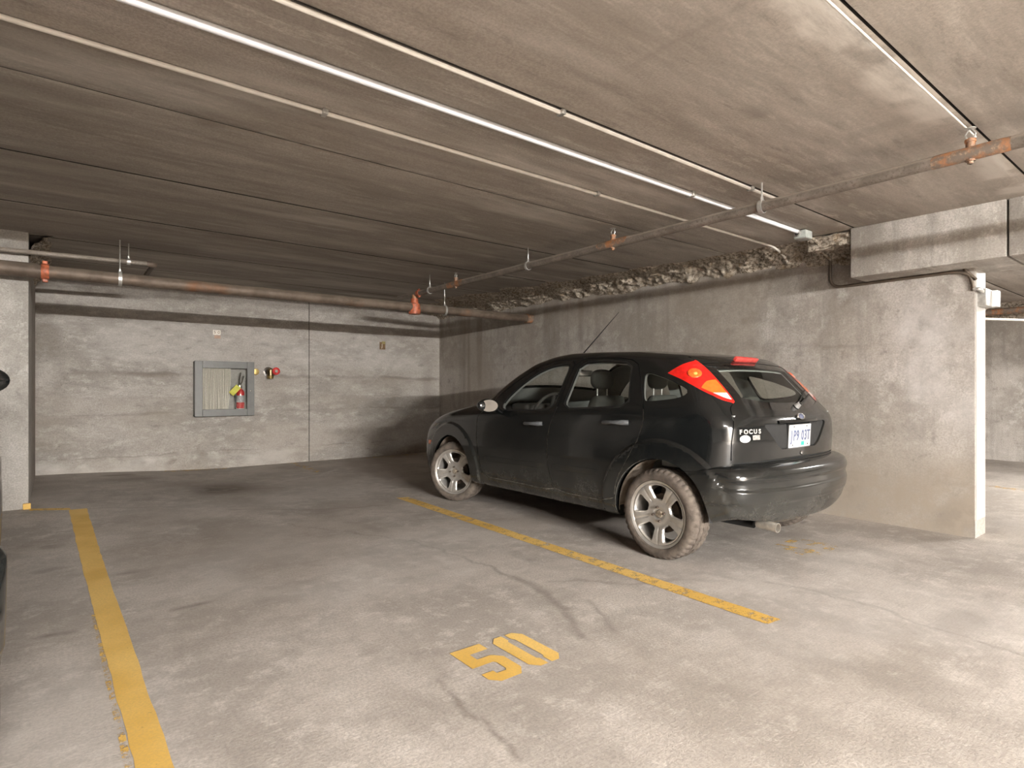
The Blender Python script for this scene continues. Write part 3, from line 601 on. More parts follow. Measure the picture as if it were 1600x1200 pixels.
# pipe cap and valve on the wall
lathe('pipe_cap', [(0, .05), (-.03, .05), (-.045, .042), (-.05, .0)], (2.345, BACK_Y, 1.385), (0, 1, 0), M_brass, None, 24); tag(bpy.data.objects['pipe_cap'], 'round brass cap on the wall right beside the cabinet', 'pipe cap')
FV = thing('hose_valve', 'chrome hose valve with a red handwheel on the back wall', 'valve', (2.53, BACK_Y, 1.385))
lathe('wall_flange', [(0, .075), (-.012, .075), (-.02, .05), (-.06, .042), (-.10, .042)], (0, 0, 0), (0, 1, 0), M_chrome, FV, 24)
lathe('valve_body', [(-.07, .035), (-.07, .045), (.03, .05), (.05, .03), (.06, 0)], (0, -.11, 0), (0, 0, 1), plain('dark_brass', (.22, .16, .09), .3, .9), FV, 20, caps=True)
lathe('outlet_cap', [(-.11, 0), (-.11, .04), (-.07, .048), (-.06, .03)], (0, -.11, .01), (0, 0, 1), M_brass, FV, 20)
w = lathe('handwheel', [(0, .046), (-.01, .056), (-.018, .056), (-.026, .046), (-.018, .040), (-.006, .040), (0, .046)], (.06, -.17, .01), (0, 1, 0), M_fred, FV, 24)
lathe('wheel_disc', [(-.016, 0), (-.016, .042), (-.010, .042)], (.06, -.17, .01), (0, 1, 0), M_fred, FV, 20); lathe('wheel_nut', [(-.028, 0), (-.028, .022), (-.012, .026)], (.06, -.17, .01), (0, 1, 0), M_chrome, FV, 12)
tube('stem', [(.02, -.11, .005), (.06, -.17, .01)], .014, M_chrome, FV, 10)
# stall number plates on the back wall
M_cream = plain('cream_plate', (.62, .55, .47), .6); M_num = plain('dark_digits', (.25, .19, .14), .6); M_brown = plain('brown_plate', (.17, .10, .045), .6, var=.3)
S = thing('stall_sign', 'small white number 50 plate high on the back wall above the cabinet', 'sign', (1.826, BACK_Y - .002, 1.935))
for dx, ch in ((-.024, '5'), (.026, '0')):
    pl = box('digit_plate', (dx - .024, -.004, -.034), (dx + .024, 0, .034), plain('white_digit_plate', (.85, .80, .72), .5), S); pl.location.y = 0
    text_mesh('digit', ch, .062, basis((dx, -.006, 0), (1, 0, 0), (0, 0, 1)), M_num, pl, .001)
box('paint_patch', (-.03, -.002, -.085), (.05, 0, -.040), plain('pinkish_patch', (.50, .34, .25), .7), S)
S2 = thing('stall_sign', 'small brown number plate on the back wall near the corner', 'sign', (4.38, BACK_Y - .002, 1.862))
box('plate', (-.052, -.004, -.062), (.052, 0, .062), M_brown, S2); text_mesh('digit', 'J', .085, basis((-.008, -.006, 0), (1, 0, 0), (0, 0, 1)), M_cream, S2, .001)
box('paint_patch', (-.01, -.006, .03), (.052, -.003, .075), plain('olive_patch', (.30, .25, .10), .7), S2)

# ================================================================== THE BLACK HATCHBACK
WB, HUBZ, RT = 2.56, .300, .302
def tab(pts, sig, lo=-1.5, hi=4.5, n=3000):
    pts = sorted(pts); xs = np.linspace(lo, hi, n); ys = np.interp(xs, [p[0] for p in pts], [p[1] for p in pts])
    w = max(1, int(sig / (xs[1] - xs[0]))); k = np.exp(-.5 * (np.arange(-3 * w, 3 * w + 1) / w) ** 2); k /= k.sum()
    ys = np.convolve(np.pad(ys, 3 * w, mode='edge'), k, mode='valid'); return lambda v: np.interp(v, xs, ys)
T_top = tab([(3.5, .62), (3.35, .74), (3.2, .83), (3.05, .893), (2.85, .945), (2.6, .992), (2.4, 1.025), (2.25, 1.058), (2.14, 1.118), (2.0, 1.210), (1.875, 1.287), (1.66, 1.388), (1.437, 1.440), (1.23, 1.460), (.9, 1.455), (.5, 1.440), (.1, 1.404), (-.15, 1.366), (-.4, 1.315), (-1, 1.15)], .04)
S_sec = tab([(0, .76), (.22, .80), (.30, .832), (.42, .845), (.60, .850), (.75, .846), (.86, .836), (.93, .824), (.96, .812), (1.05, .770), (1.20, .695), (1.35, .612), (1.5, .52), (1.7, .4)], .014)
BELT = tab([(-.6, 1.115), (-.37, 1.09), (-.08, 1.042), (.28, 1.005), (1.02, .967), (1.78, .93), (2.2, .91), (3.0, .88)], .08)
TAPER = tab([(-.8, .22), (-.6, .135), (-.4, .082), (-.2, .042), (.1, .012), (.5, 0), (2.3, 0), (2.6, .006), (2.9, .022), (3.1, .045), (3.3, .09), (3.6, .22)], .06)
R_gate = tab([(0, -.50), (.4, -.52), (.68, -.545), (.80, -.553), (.90, -.549), (.955, -.528), (.995, -.488), (1.10, -.400), (1.20, -.305), (1.32, -.185), (1.37, -.13), (1.5, .02)], .013)
F_nose = tab([(0, 3.30), (.22, 3.36), (.35, 3.42), (.55, 3.42), (.68, 3.38), (.78, 3.32), (.9, 3.15)], .03)
def smax(a, b, k): h = np.maximum(k - np.abs(a - b), 0) / k; return np.maximum(a, b) + h * h * k * .25
def half_w(y, z):
    zz = z - (BELT(y) - .955) * np.clip((z - .5) / .45, 0, 1)
    w = S_sec(zz) - TAPER(y)
    for yc in (0, WB):
        r = np.hypot(y - yc, z - HUBZ); w = w + .017 * npsm(.505, .480, r) * npsm(.95, .80, z)
    return w - .006 * npsm(.012, .0, np.abs(z - .335)) * npsm(.3, .45, y) * npsm(2.1, 1.95, y)
def f_body(Pt):
    x, y, z = np.abs(Pt[:, 0]), Pt[:, 1], Pt[:, 2]; x2 = x * x
    side = (x - half_w(y, z)) * .9
    top = (z - (T_top(y + .25 * x2) - .085 * x2)) * .85
    rear = (R_gate(z) + .10 * x2 + .16 * x2 * x2 - y) * .85
    front = y - (F_nose(z) - .22 * x2 - .22 * x2 * x2)
    g = smax(side, top, .085); g = smax(g, rear, .085); g = smax(g, front, .11)
    return smax(g, .225 - z, .05)
G_bump = tab([(0, -.50), (.24, -.565), (.30, -.612), (.36, -.645), (.415, -.662), (.430, -.672), (.47, -.680), (.505, -.682), (.517, -.673), (.562, -.673), (.574, -.683), (.60, -.680), (.63, -.665), (.655, -.625), (.69, -.56)], .006)
G_plain = tab([(0, -.50), (.24, -.565), (.30, -.612), (.36, -.645), (.415, -.662), (.430, -.672), (.47, -.680), (.60, -.681), (.63, -.665), (.655, -.625), (.69, -.56)], .006)
def f_bumper(Pt):
    x, y, z = np.abs(Pt[:, 0]), Pt[:, 1], Pt[:, 2]; x2 = x * x
    side = x - (half_w(y, z) + .006 + .030 * npsm(-.22, -.42, y) + .10 * npsm(-.40, -.62, y) - .008 * npsm(.508, .520, z) * npsm(.574, .562, z) * npsm(-.39, -.42, y) - .008 * npsm(.432, .418, z) * npsm(-.3, -.4, y))
    k = npsm(.79, .77, x); rr = G_bump(z) * k + G_plain(z) * (1 - k)
    rear = rr + .14 * x2 + .20 * x2 * x2 - y
    top = (z - (.662 - .045 * npsm(-.50, -.20, y))) * 1.0
    g = smax(side, rear, .16); g = smax(g, top, .03); g = smax(g, .27 + .06 * npsm(.25, .75, x) * npsm(-.25, -.5, y) - z, .03)
    return np.maximum(g, y - .1)
def raygrid(f, y0, y1, z0, hw, zlo, zhi, st, rear=True, front=True, tmax=2.6):
    per = []
    def edge(a, b):
        n = max(1, int(round(math.hypot(b[0] - a[0], b[1] - a[1]) / st)))
        for k in range(n): per.append((a[0] + (b[0] - a[0]) * k / n, a[1] + (b[1] - a[1]) * k / n - z0))
    c = [(hw, zlo), (hw, zhi), (-hw, zhi), (-hw, zlo)]
    for a, b in zip(c, c[1:] + c[:1]): edge(a, b)
    D = np.array(per); D /= np.linalg.norm(D, axis=1)[:, None]; m = len(D)
    rows = []           # (origin y, latitude)
    lat = np.linspace(0, PI / 2, int(PI / 2 * .85 / st) + 1)[1:]
    if rear: rows += [(y0, -a) for a in lat[::-1]]
    ny = int(round((y1 - y0) / st)); rows += [(y0 + (y1 - y0) * k / ny, 0.0) for k in range(ny + 1)]
    if front: rows += [(y1, a) for a in lat]
    O = np.zeros((len(rows), m, 3)); Dr = np.zeros_like(O)
    for i, (yy, a) in enumerate(rows):
        O[i, :, 1] = yy; O[i, :, 2] = z0; Dr[i, :, 0] = D[:, 0] * math.cos(a); Dr[i, :, 2] = D[:, 1] * math.cos(a); Dr[i, :, 1] = math.sin(a)
    O = O.reshape(-1, 3); Dr = Dr.reshape(-1, 3)
    lo = np.zeros(len(O)); hi = np.full(len(O), tmax); done = np.zeros(len(O), bool)
    for t in np.linspace(.04, tmax, 66):
        v = f(O + Dr * t) > 0; new = v & ~done; hi[new] = t; done |= v; lo[~done] = t
    for _ in range(22):
        mid = (lo + hi) / 2; v = f(O + Dr * mid[:, None]) > 0; hi = np.where(v, mid, hi); lo = np.where(v, lo, mid)
    V = O + Dr * hi[:, None]; n = len(rows)
    Fc = [[i * m + k, (i + 1) * m + k, (i + 1) * m + (k + 1) % m, i * m + (k + 1) % m] for i in range(n - 1) for k in range(m)]
    return V, Fc
class PM:
    def __init__(s, V, Fc): s.V = np.asarray(V, float); s.F = [list(f) for f in Fc]
    def cut(s, fn):
        d = fn(s.V); d = np.where(np.abs(d) < 1e-5, 1e-5, d); pos = (d > 0).tolist(); out = []; cache = {}; nv = []; n0 = len(s.V); V = s.V
        for f in s.F:
            k = sum(pos[i] for i in f)
            if k == 0 or k == len(f): out.append(f); continue
            A = []; B = []
            for i, a in enumerate(f):
                b = f[(i + 1) % len(f)]; (A if pos[a] else B).append(a)
                if pos[a] != pos[b]:
                    key = (a, b) if a < b else (b, a); j = cache.get(key)
                    if j is None:
                        t = d[a] / (d[a] - d[b]); j = n0 + len(nv); nv.append(V[a] + (V[b] - V[a]) * t); cache[key] = j
                    A.append(j); B.append(j)
            if len(A) > 2: out.append(A)
            if len(B) > 2: out.append(B)
        s.F = out
        if nv: s.V = np.vstack([s.V, np.array(nv)])
    def cent(s): return np.array([s.V[f].mean(0) for f in s.F])
def grad(f, Pt, e=.0015):
    g = np.stack([f(Pt + np.eye(3)[i] * e) - f(Pt - np.eye(3)[i] * e) for i in range(3)], -1); return g / (np.linalg.norm(g, axis=1)[:, None] + 1e-9)
def sub_mesh(name, V, N, faces, mat, parent, offset=0.0, flip=False, flat=False):
    idx = {}; vs = []; ns = []; fc = []
    for f in faces:
        g = []
        for i in f:
            if i not in idx: idx[i] = len(vs); vs.append(V[i] + N[i] * offset); ns.append(-N[i] if flip else N[i])
            g.append(idx[i])
        fc.append(g[::-1] if flip else g)
    me = bpy.data.meshes.new(name); me.from_pydata([tuple(v) for v in vs], [], fc); me.update()
    if not flat:
        me.polygons.foreach_set('use_smooth', [True] * len(me.polygons)); me.normals_split_custom_set_from_vertices([tuple(n) for n in ns])
    me.materials.append(mat); return link(name, me, parent)
def chaikin(p, n=2):
    for _ in range(n):
        q = []
        for a, b in zip(p, p[1:] + p[:1]): q += [(a[0] * .78 + b[0] * .22, a[1] * .78 + b[1] * .22), (a[0] * .22 + b[0] * .78, a[1] * .22 + b[1] * .78)]
        p = q
    return p
def sd_poly(poly, u, v):
    P = np.array(poly); d = np.full(u.shape, 1e9); ins = np.zeros(u.shape, bool)
    for (a, b), (c, e) in zip(P, np.roll(P, -1, 0)):
        L = (c - a) ** 2 + (e - b) ** 2 + 1e-12; t = np.clip(((u - a) * (c - a) + (v - b) * (e - b)) / L, 0, 1)
        d = np.minimum(d, np.hypot(u - a - t * (c - a), v - b - t * (e - b)))
        cr = ((b > v) != (e > v)) & (u < (c - a) * (v - b) / (e - b + 1e-12) + a); ins ^= cr
    return np.where(ins, -d, d)
# ---- outlines on the car (y forward from the rear axle, z up)
win_f = chaikin([(1.775, .948), (1.725, 1.055), (1.60, 1.165), (1.45, 1.262), (1.30, 1.318), (1.13, 1.340), (1.045, 1.338), (1.055, 1.15), (1.06, .975), (1.4, .958)], 2)
win_r = chaikin([(.945, .983), (.935, 1.15), (.925, 1.342), (.65, 1.350), (.375, 1.325), (.335, 1.18), (.282, 1.018), (.6, 1.001)], 1)
win_q = chaikin([(.225, 1.235), (.205, 1.262), (.0, 1.205), (-.17, 1.135), (-.175, 1.10), (-.10, 1.072), (.105, 1.050), (.16, 1.055)], 2)
door_f = chaikin([(2.105, .78), (2.10, .88), (1.99, .955), (1.86, 1.075), (1.66, 1.225), (1.45, 1.325), (1.25, 1.372), (.99, 1.378), (1.0, 1.2), (1.012, .97), (1.09, .78), (1.092, .55), (1.05, .40), (1.0, .318), (1.5, .322), (2.01, .318), (2.07, .50)], 1)
door_r = chaikin([(.99, 1.378), (.60, 1.380), (.33, 1.345), (.25, 1.22), (.135, 1.01), (.128, .90), (.175, .77), (.235, .655), (.34, .50), (.375, .318), (1.0, .318), (1.05, .40), (1.092, .55), (1.09, .78), (1.012, .97), (1.0, 1.2)], 1)
XT = tab([(.5, .695), (.70, .698), (.80, .700), (.90, .685), (.97, .662), (1.025, .620), (1.05, .552), (1.15, .545), (1.25, .545), (1.34, .548), (1.42, .55)], .009)
L1 = tab([(.5, 1.41), (.024, 1.244), (-.10, 1.200), (-.193, 1.160), (-.319, 1.094), (-.364, 1.062), (-.402, 1.043), (-.7, .95)], .01)
def sp(V): return np.abs(V[:, 0]), V[:, 1], V[:, 2]
def fside(poly, lim=.35):
    def f(V):
        x, y, z = sp(V); return np.where(x > lim, sd_poly(poly, y, z), 1.0)
    return f
fwf, fwr, fwq, fdf, fdr = fside(win_f), fside(win_r), fside(win_q), fside(door_f), fside(door_r)
def f_lamp(V):
    x, y, z = sp(V); return np.maximum.reduce([L1(y) - z, XT(z) - x, (z - (1.246 + .62 * (.028 - y))) * .85, y - .09])
def f_gate(V):
    x, y, z = sp(V); return np.maximum.reduce([x - XT(z), .672 - z, y + .085 - .10 * x * x])
def f_glass(V):
    x, y, z = sp(V); return np.maximum.reduce([x - XT(z) + .010, .985 + .19 * x * x - z, z - 1.325 + .06 * x * x, y + .02])
def f_frit(V): 
    x, y, z = sp(V); return np.maximum.reduce([x - XT(z) + .085, 1.040 + .17 * x * x - z, z - 1.285 + .06 * x * x, y + .02])
def f_wind(V):
    x, y, z = sp(V); e = y + .25 * x * x; return np.maximum.reduce([e - 2.055, 1.335 - e, x - half_w(y, z) + .085, .9 - z])
def f_hood(V):
    x, y, z = sp(V); e = y + .25 * x * x; return np.maximum.reduce([2.13 - e, x - (.735 - .02 * np.abs(y - 2.1)), y - 3.235 + .42 * x * x, .6 - z])
def f_arch(V):
    x, y, z = sp(V); return np.where(x > .48, np.minimum(np.hypot(y, (z - HUBZ) * .98), np.hypot(y - WB, (z - HUBZ) * .98)) - .362, 1.0)
def f_bumpcover(V):
    x, y, z = sp(V); return np.maximum(z - (.655 - .045 * npsm(-.50, -.20, y)), y + .10)
def f_headlamp(V):
    x, y, z = sp(V); return np.where((y > 2.5) & (x > .30), sd_poly(chaikin([(3.34, .60), (3.24, .70), (2.98, .765), (2.80, .775), (2.83, .70), (3.02, .62), (3.2, .575)], 1), y, z), 1.0)
def f_grille(V):
    x, y, z = sp(V); return np.where(y > 3.0, sd_poly(chaikin([(-.36, .66), (.36, .66), (.32, .56), (-.32, .56)], 1), x, z), 1.0)
def f_intake(V):
    x, y, z = sp(V); return np.where(y > 3.0, sd_poly(chaikin([(-.5, .42), (.5, .42), (.45, .30), (-.45, .30)], 1), x, z), 1.0)
def f_fbump(V):
    x, y, z = sp(V); return np.maximum(np.maximum(z - .575 - .06 * npsm(3.15, 3.35, y), 2.93 - y), -1)
REC = [(-.432, .900), (-.275, .756), (-.235, .738), (.235, .738), (.275, .756), (.432, .900), (.415, .912), (-.415, .912)]
def f_rec(V):
    x, y, z = V[:, 0], V[:, 1], V[:, 2]; return np.where(y < -.3, sd_poly(REC, x, z), 1.0)
# ---- materials
t = NT('black_car_paint'); f = t.noise(5, 3, .6); g = t.noise(90, 2, .6); xyz = t.sep()
low = t.ramp(xyz[2], .75, .25, .02, .30); dust = t.math('MULTIPLY', low, t.ramp(f, .3, .7, .5, 1.2))
t.set(t.mix(dust, c4((.005, .006, .0065)), c4((.11, .105, .09))), t.math('ADD', t.ramp(g, .3, .7, .10, .16), t.math('MULTIPLY', dust, .55)), coat=.35, spec=.55); M_paint = t.m
t.b.inputs['Coat Roughness'].default_value = .05
M_trim = plain('black_trim', (.012, .012, .012), .35, var=.2); M_tgroove = plain('door_edge_dust', (.26, .24, .21), .6, var=.4, scale=40)
M_bumper = M_paint
def carglass(name, tint, ior=1.5):
    t = NT(name); tr = t.n('ShaderNodeBsdfTransparent'); tr.inputs[0].default_value = (*tint, 1); gl = t.n('ShaderNodeBsdfGlossy'); gl.inputs['Roughness'].default_value = .02
    lw = t.n('ShaderNodeLayerWeight'); fr = t.math('ADD', t.math('MULTIPLY', t.math('POWER', lw.outputs['Facing'], 5.0), .92), .045); mx = t.n('ShaderNodeMixShader'); t.l(fr, mx.inputs[0]); t.l(tr.outputs[0], mx.inputs[1]); t.l(gl.outputs[0], mx.inputs[2])
    t.l(mx.outputs[0], t.t.nodes['Material Output'].inputs['Surface']); return t.m
M_cg = carglass('car_glass', (.90, .92, .90)); M_cgr = carglass('rear_glass', (.80, .83, .80))
M_frit = plain('black_glass_border', (.006, .006, .006), .06, coat=.5, var=.1)
M_lred = plain('red_lens', (.74, .014, .010), .12, 0, .8, var=.10, scale=50); M_lor = plain('orange_lens', (.95, .16, .02), .14, 0, .8, var=.1); M_lwh = plain('clear_lens', (.82, .70, .66), .12, 0, .8, var=.12)
M_lbulb = plain('bulb_reflector', (.95, .13, .02), .10, 0, .8, var=.2, scale=70); M_lhigh = plain('bulb_highlight', (1.0, .50, .12), .10, 0, .8, var=.1)
M_inner = plain('grey_interior_trim', (.46, .47, .45), .7, var=.05); M_black = plain('black_underbody', (.012, .012, .012), .85)
M_seat = plain('dark_grey_seat_cloth', (.075, .075, .068), .9, var=.15, scale=120); M_dash = plain('dark_dashboard', (.06, .055, .05), .7)
M_liner = plain('dusty_wheel_liner', (.34, .28, .225), .9, var=.3, scale=14)
M_alloy = plain('silver_alloy', (.62, .59, .55), .38, .75, var=.08, scale=25)
t = NT('dusty_tyre'); f = t.noise(18, 4, .65); t.set(t.mix(t.ramp(f, .3, .7), c4((.075, .062, .053)), c4((.145, .12, .10))), .9, spec=.15); M_tyre = t.m
M_plate = plain('white_plate', (.62, .62, .62), .35, var=.03); M_pltext = plain('blue_grey_characters', (.09, .11, .20), .5); M_green = plain('green_sticker', (.03, .42, .30), .5)

# ---- skins (computed once)
pm = PM(*raygrid(f_body, .15, 2.75, .66, .85, .2, 1.46, .026))
def f_rad(V, r):
    x, y, z = sp(V); return np.where((x > .4) & (z > .25), np.minimum(np.hypot(y, z - HUBZ), np.hypot(y - WB, z - HUBZ)) - r, 1.0)
for fn in (lambda V: f_rad(V, .506), lambda V: f_rad(V, .494), lambda V: f_rad(V, .482), fwf, fwr, fwq, f_arch, f_lamp, lambda V: f_lamp(V) + .013, f_glass, f_frit, f_wind, f_bumpcover, f_headlamp, f_grille, f_intake,
           lambda V: fwf(V) - .013, lambda V: fwr(V) - .013,
           lambda V: fdf(V) + .0028, lambda V: fdf(V) - .0028, lambda V: fdr(V) + .0028, lambda V: fdr(V) - .0028,
           lambda V: f_gate(V) + .003, lambda V: f_gate(V) - .003, lambda V: f_hood(V) + .0028, lambda V: f_hood(V) - .0028,
           lambda V: f_fbump(V) + .0025, lambda V: f_fbump(V) - .0025, f_rec, lambda V: f_rec(V) + .016,
           lambda V: np.where(f_lamp(V) < .02, V[:, 2] - 1.112 + .25 * (V[:, 1] + .37) * 0, 1.0), lambda V: np.where(f_lamp(V) < .02, np.maximum(V[:, 2] - 1.195 + .10 * (np.abs(V[:, 0]) - .6), V[:, 1] + .245), 1.0)):
    pm.cut(fn)
for _ in range(2):
    e = f_body(pm.V); g = np.stack([f_body(pm.V + np.eye(3)[i] * .001) - f_body(pm.V - np.eye(3)[i] * .001) for i in range(3)], -1) / .002
    pm.V = pm.V - np.clip(e / np.maximum((g * g).sum(1), .3), -.01, .01)[:, None] * g
CN = pm.cent(); NB = grad(f_body, pm.V)
dd = {n: f(CN) for n, f in dict(wf=fwf, wr=fwr, wq=fwq, arch=f_arch, lamp=f_lamp, gate=f_gate, glass=f_glass, frit=f_frit, wind=f_wind, cover=f_bumpcover, head=f_headlamp, grille=f_grille, intake=f_intake, df=fdf, dr=fdr, hood=f_hood, fb=f_fbump, rec=f_rec, rim=f_lamp).items()}
PARTS = {}; LINER = []
for i, fc in enumerate(pm.F):
    d = {k: v[i] for k, v in dd.items()}; sx = 'l' if CN[i][0] < 0 else 'r'; z = CN[i][2]
    if d['arch'] < 0: continue
    solid = True; key = None
    if d['wf'] < 0: key = ('front_window', sx); solid = False
    elif d['wr'] < 0: key = ('rear_window', sx); solid = False
    elif d['wq'] < 0: key = ('quarter_window', sx); solid = False
    elif d['lamp'] < 0:
        y = CN[i][1]; rim = d['rim'] > -.013; key = ('tail_lamp', sx) if rim else ('reversing_lens', sx) if z < 1.112 else ('turn_signal_lens', sx) if (z < 1.195 - .10 * (abs(CN[i][0]) - .6) and y < -.245) else ('tail_lamp', sx)
    elif d['glass'] < 0:
        solid = d['frit'] >= 0; key = ('rear_glass_border', '') if solid else ('rear_screen', '')
    elif d['wind'] < 0: key = ('windscreen', ''); solid = False
    elif d['cover'] < 0: continue
    elif d['head'] < 0: key = ('headlamp', sx)
    elif d['grille'] < 0: key = ('grille', '')
    elif d['intake'] < 0: key = ('lower_intake', '')
    elif d['rec'] < -.016: key = ('plate_recess', '')
    elif d['rec'] < 0: key = ('recess_edge', '')
    elif abs(d['gate']) < .003 and CN[i][1] < 0: key = None
    elif d['gate'] < 0: key = ('tailgate', '')
    elif abs(d['df']) < .0028 or (abs(d['dr']) < .0028): key = None
    elif d['wf'] < .013 or d['wr'] < .013: key = ('window_surround', sx)
    elif d['df'] < 0: key = ('front_door', sx)
    elif d['dr'] < 0: key = ('rear_door', sx)
    elif abs(d['hood']) < .0028: key = None
    elif d['hood'] < 0: key = ('bonnet', '')
    elif abs(d['fb']) < .0025: key = None
    elif d['fb'] < 0: key = ('front_bumper', '')
    else: key = ('body_shell', '')
    if key: PARTS.setdefault(key, []).append(fc)
    if solid: LINER.append((fc, z))
# bumper skin
bp = PM(*raygrid(f_bumper, -.25, .02, .47, .85, .28, .66, .02, True, False, 1.6))
for fn in (f_arch, lambda V: V[:, 1] + .13): bp.cut(fn)
CB = bp.cent(); NBU = grad(f_bumper, bp.V, .001); ab = f_arch(CB)
BUMP = [f for f, c, a in zip(bp.F, CB, ab) if a > 0 and c[1] < -.13]

WHEEL_CACHE = {}
def wheel_meshes():
    if WHEEL_CACHE: return WHEEL_CACHE
    w = .0975
    # tyre: axis x, outside at -x
    prof = [(-.082, .222), (-.094, .230), (-.0985, .247), (-.0965, .268), (-.088, .286), (-.074, .2965), (-.056, .301), (-.050, .3015), (-.047, .294), (-.041, .294), (-.038, .302), (-.006, .302), (-.003, .295), (.003, .295), (.006, .302), (.038, .302), (.041, .294), (.047, .294), (.050, .3015), (.056, .301), (.074, .2965), (.088, .286), (.0965, .268), (.0985, .247), (.094, .230), (.080, .220), (.07, .21)]
    seg = 132; V = []; n = len(prof)
    for k in range(seg):
        a = 2 * PI * k / seg
        for i, (x, r) in enumerate(prof):
            sh = 4 <= i <= 7 or 18 <= i <= 22
            if (sh and k % 3 == 0): r -= .0075
            if 10 <= i <= 15 and (k + (i % 2)) % 4 == 0: r -= .005
            V.append((x, r * math.sin(a), r * math.cos(a)))
    Fc = [(k * n + i, k * n + i + 1, ((k + 1) % seg) * n + i + 1, ((k + 1) % seg) * n + i) for k in range(seg) for i in range(n - 1)]
    o = mesh('tyre', V, Fc, M_tyre, None, True, 35); WHEEL_CACHE['tyre'] = o.data; bpy.data.objects.remove(o)
    bm = bmesh.new(); add_lathe(bm, [(-.082, .208), (-.089, .217), (-.092, .224), (-.086, .227), (-.078, .220)], (0, 0, 0), (1, 0, 0), 64)
    add_lathe(bm, [(-.082, .209), (-.070, .200), (-.03, .190), (.05, .186), (.085, .215)], (0, 0, 0), (1, 0, 0), 64); o = bm_obj('rim', bm, M_alloy, None, True, 45); WHEEL_CACHE['rim'] = o.data; bpy.data.objects.remove(o)
    # spoke disc
    rs = np.linspace(.028, .204, 36); na = 180; V = []; 
    dish = tab([(0, -.060), (.03, -.062), (.05, -.068), (.075, -.066), (.10, -.070), (.15, -.080), (.185, -.084), (.20, -.082)], .005, -.1, .3)
    for r in rs:
        for k in range(na):
            a = 2 * PI * k / na; V.append((0, r * math.sin(a), r * math.cos(a)))
    Fc = [[i * na + k, i * na + (k + 1) % na, (i + 1) * na + (k + 1) % na, (i + 1) * na + k] for i in range(len(rs) - 1) for k in range(na)]
    sp_ = PM(V, Fc)
    def perp(V):
        a = np.arctan2(V[:, 1], V[:, 2]); r = np.hypot(V[:, 1], V[:, 2]); s = 2 * PI / 5; a0 = PI; da = (a - a0 + s / 2) % s - s / 2; return r, r * np.abs(np.sin(da)), da
    def f_hole(V):
        r, p, da = perp(V); return smax(smax(.036 + .17 * np.maximum(r - .10, 0) - p, .098 - r, .02), r - .190, .02)
    sp_.cut(f_hole); sp_.cut(lambda V: f_hole(V) - .007); r, p, da = perp(sp_.V); sp_.V[:, 0] = dish(r) + .012 * npsm(.007, 0, f_hole(sp_.V)) + .0035 * npsm(.008, .003, p) * npsm(.085, .10, r)
    c = sp_.cent(); hole = f_hole(c); keep = [f for f, h in zip(sp_.F, hole) if h > 0]
    used = sorted({i for f in keep for i in f}); mp = {u: i for i, u in enumerate(used)}
    o = mesh('spoke_disc', [sp_.V[i] for i in used], [[mp[i] for i in f] for f in keep], M_alloy, None, True, 40); md = o.modifiers.new('s', 'SOLIDIFY'); md.thickness = .028; md.offset = -1
    bm = bmesh.new(); bm.from_mesh(o.data); bmesh.ops.recalc_face_normals(bm, faces=bm.faces[:]); 
    if sum(f.normal.x * f.calc_area() for f in bm.faces) > 0: bmesh.ops.reverse_faces(bm, faces=bm.faces[:])
    bm.to_mesh(o.data); bm.free(); dg = bpy.context.evaluated_depsgraph_get(); dg.update(); me = bpy.data.meshes.new_from_object(o.evaluated_get(dg)); bpy.data.objects.remove(o)
    me.polygons.foreach_set('use_smooth', [True] * len(me.polygons)); me.set_sharp_from_angle(angle=math.radians(35)); WHEEL_CACHE['spoke_disc'] = me
    o = lathe('hub_cap', [(-.071, .0), (-.072, .018), (-.069, .024), (-.062, .027), (-.05, .029)], (0, 0, 0), (1, 0, 0), plain('worn_hub_cap', (.40, .34, .27), .5, .5, var=.35, scale=60), None, 20); WHEEL_CACHE['hub_cap'] = o.data; bpy.data.objects.remove(o)
    o = lathe('lug_nut', [(-.085, 0), (-.085, .007), (-.075, .009), (-.05, .009)], (0, 0, 0), (1, 0, 0), plain('dark_lug', (.16, .13, .11), .4, .8), None, 6); WHEEL_CACHE['lug_nut'] = o.data; bpy.data.objects.remove(o)
    o = lathe('brake_disc', [(-.02, .0), (-.02, .13), (.0, .13), (.0, .0)], (0, 0, 0), (1, 0, 0), plain('rusty_disc', (.10, .075, .06), .5, .5), None, 28); WHEEL_CACHE['brake_disc'] = o.data; bpy.data.objects.remove(o)
    return WHEEL_CACHE
def make_wheel(parent, x, y, steer=0.0, left=True, sc=1.0, spin=0.0):
    m = wheel_meshes(); w = link('wheel', m['rim'], parent); w.location = (x, y, HUBZ * sc); w.rotation_euler = (spin, 0, steer + (0 if left else PI)); w.scale = (sc,) * 3
    for n in ('tyre', 'spoke_disc', 'hub_cap', 'brake_disc'): link(n, m[n], w)
    for k in range(4):
        a = PI / 4 * 0 + k * PI / 2 + .2; o = link('lug_nut', m['lug_nut'], w); o.location = (0, .046 * math.sin(a), .046 * math.cos(a))

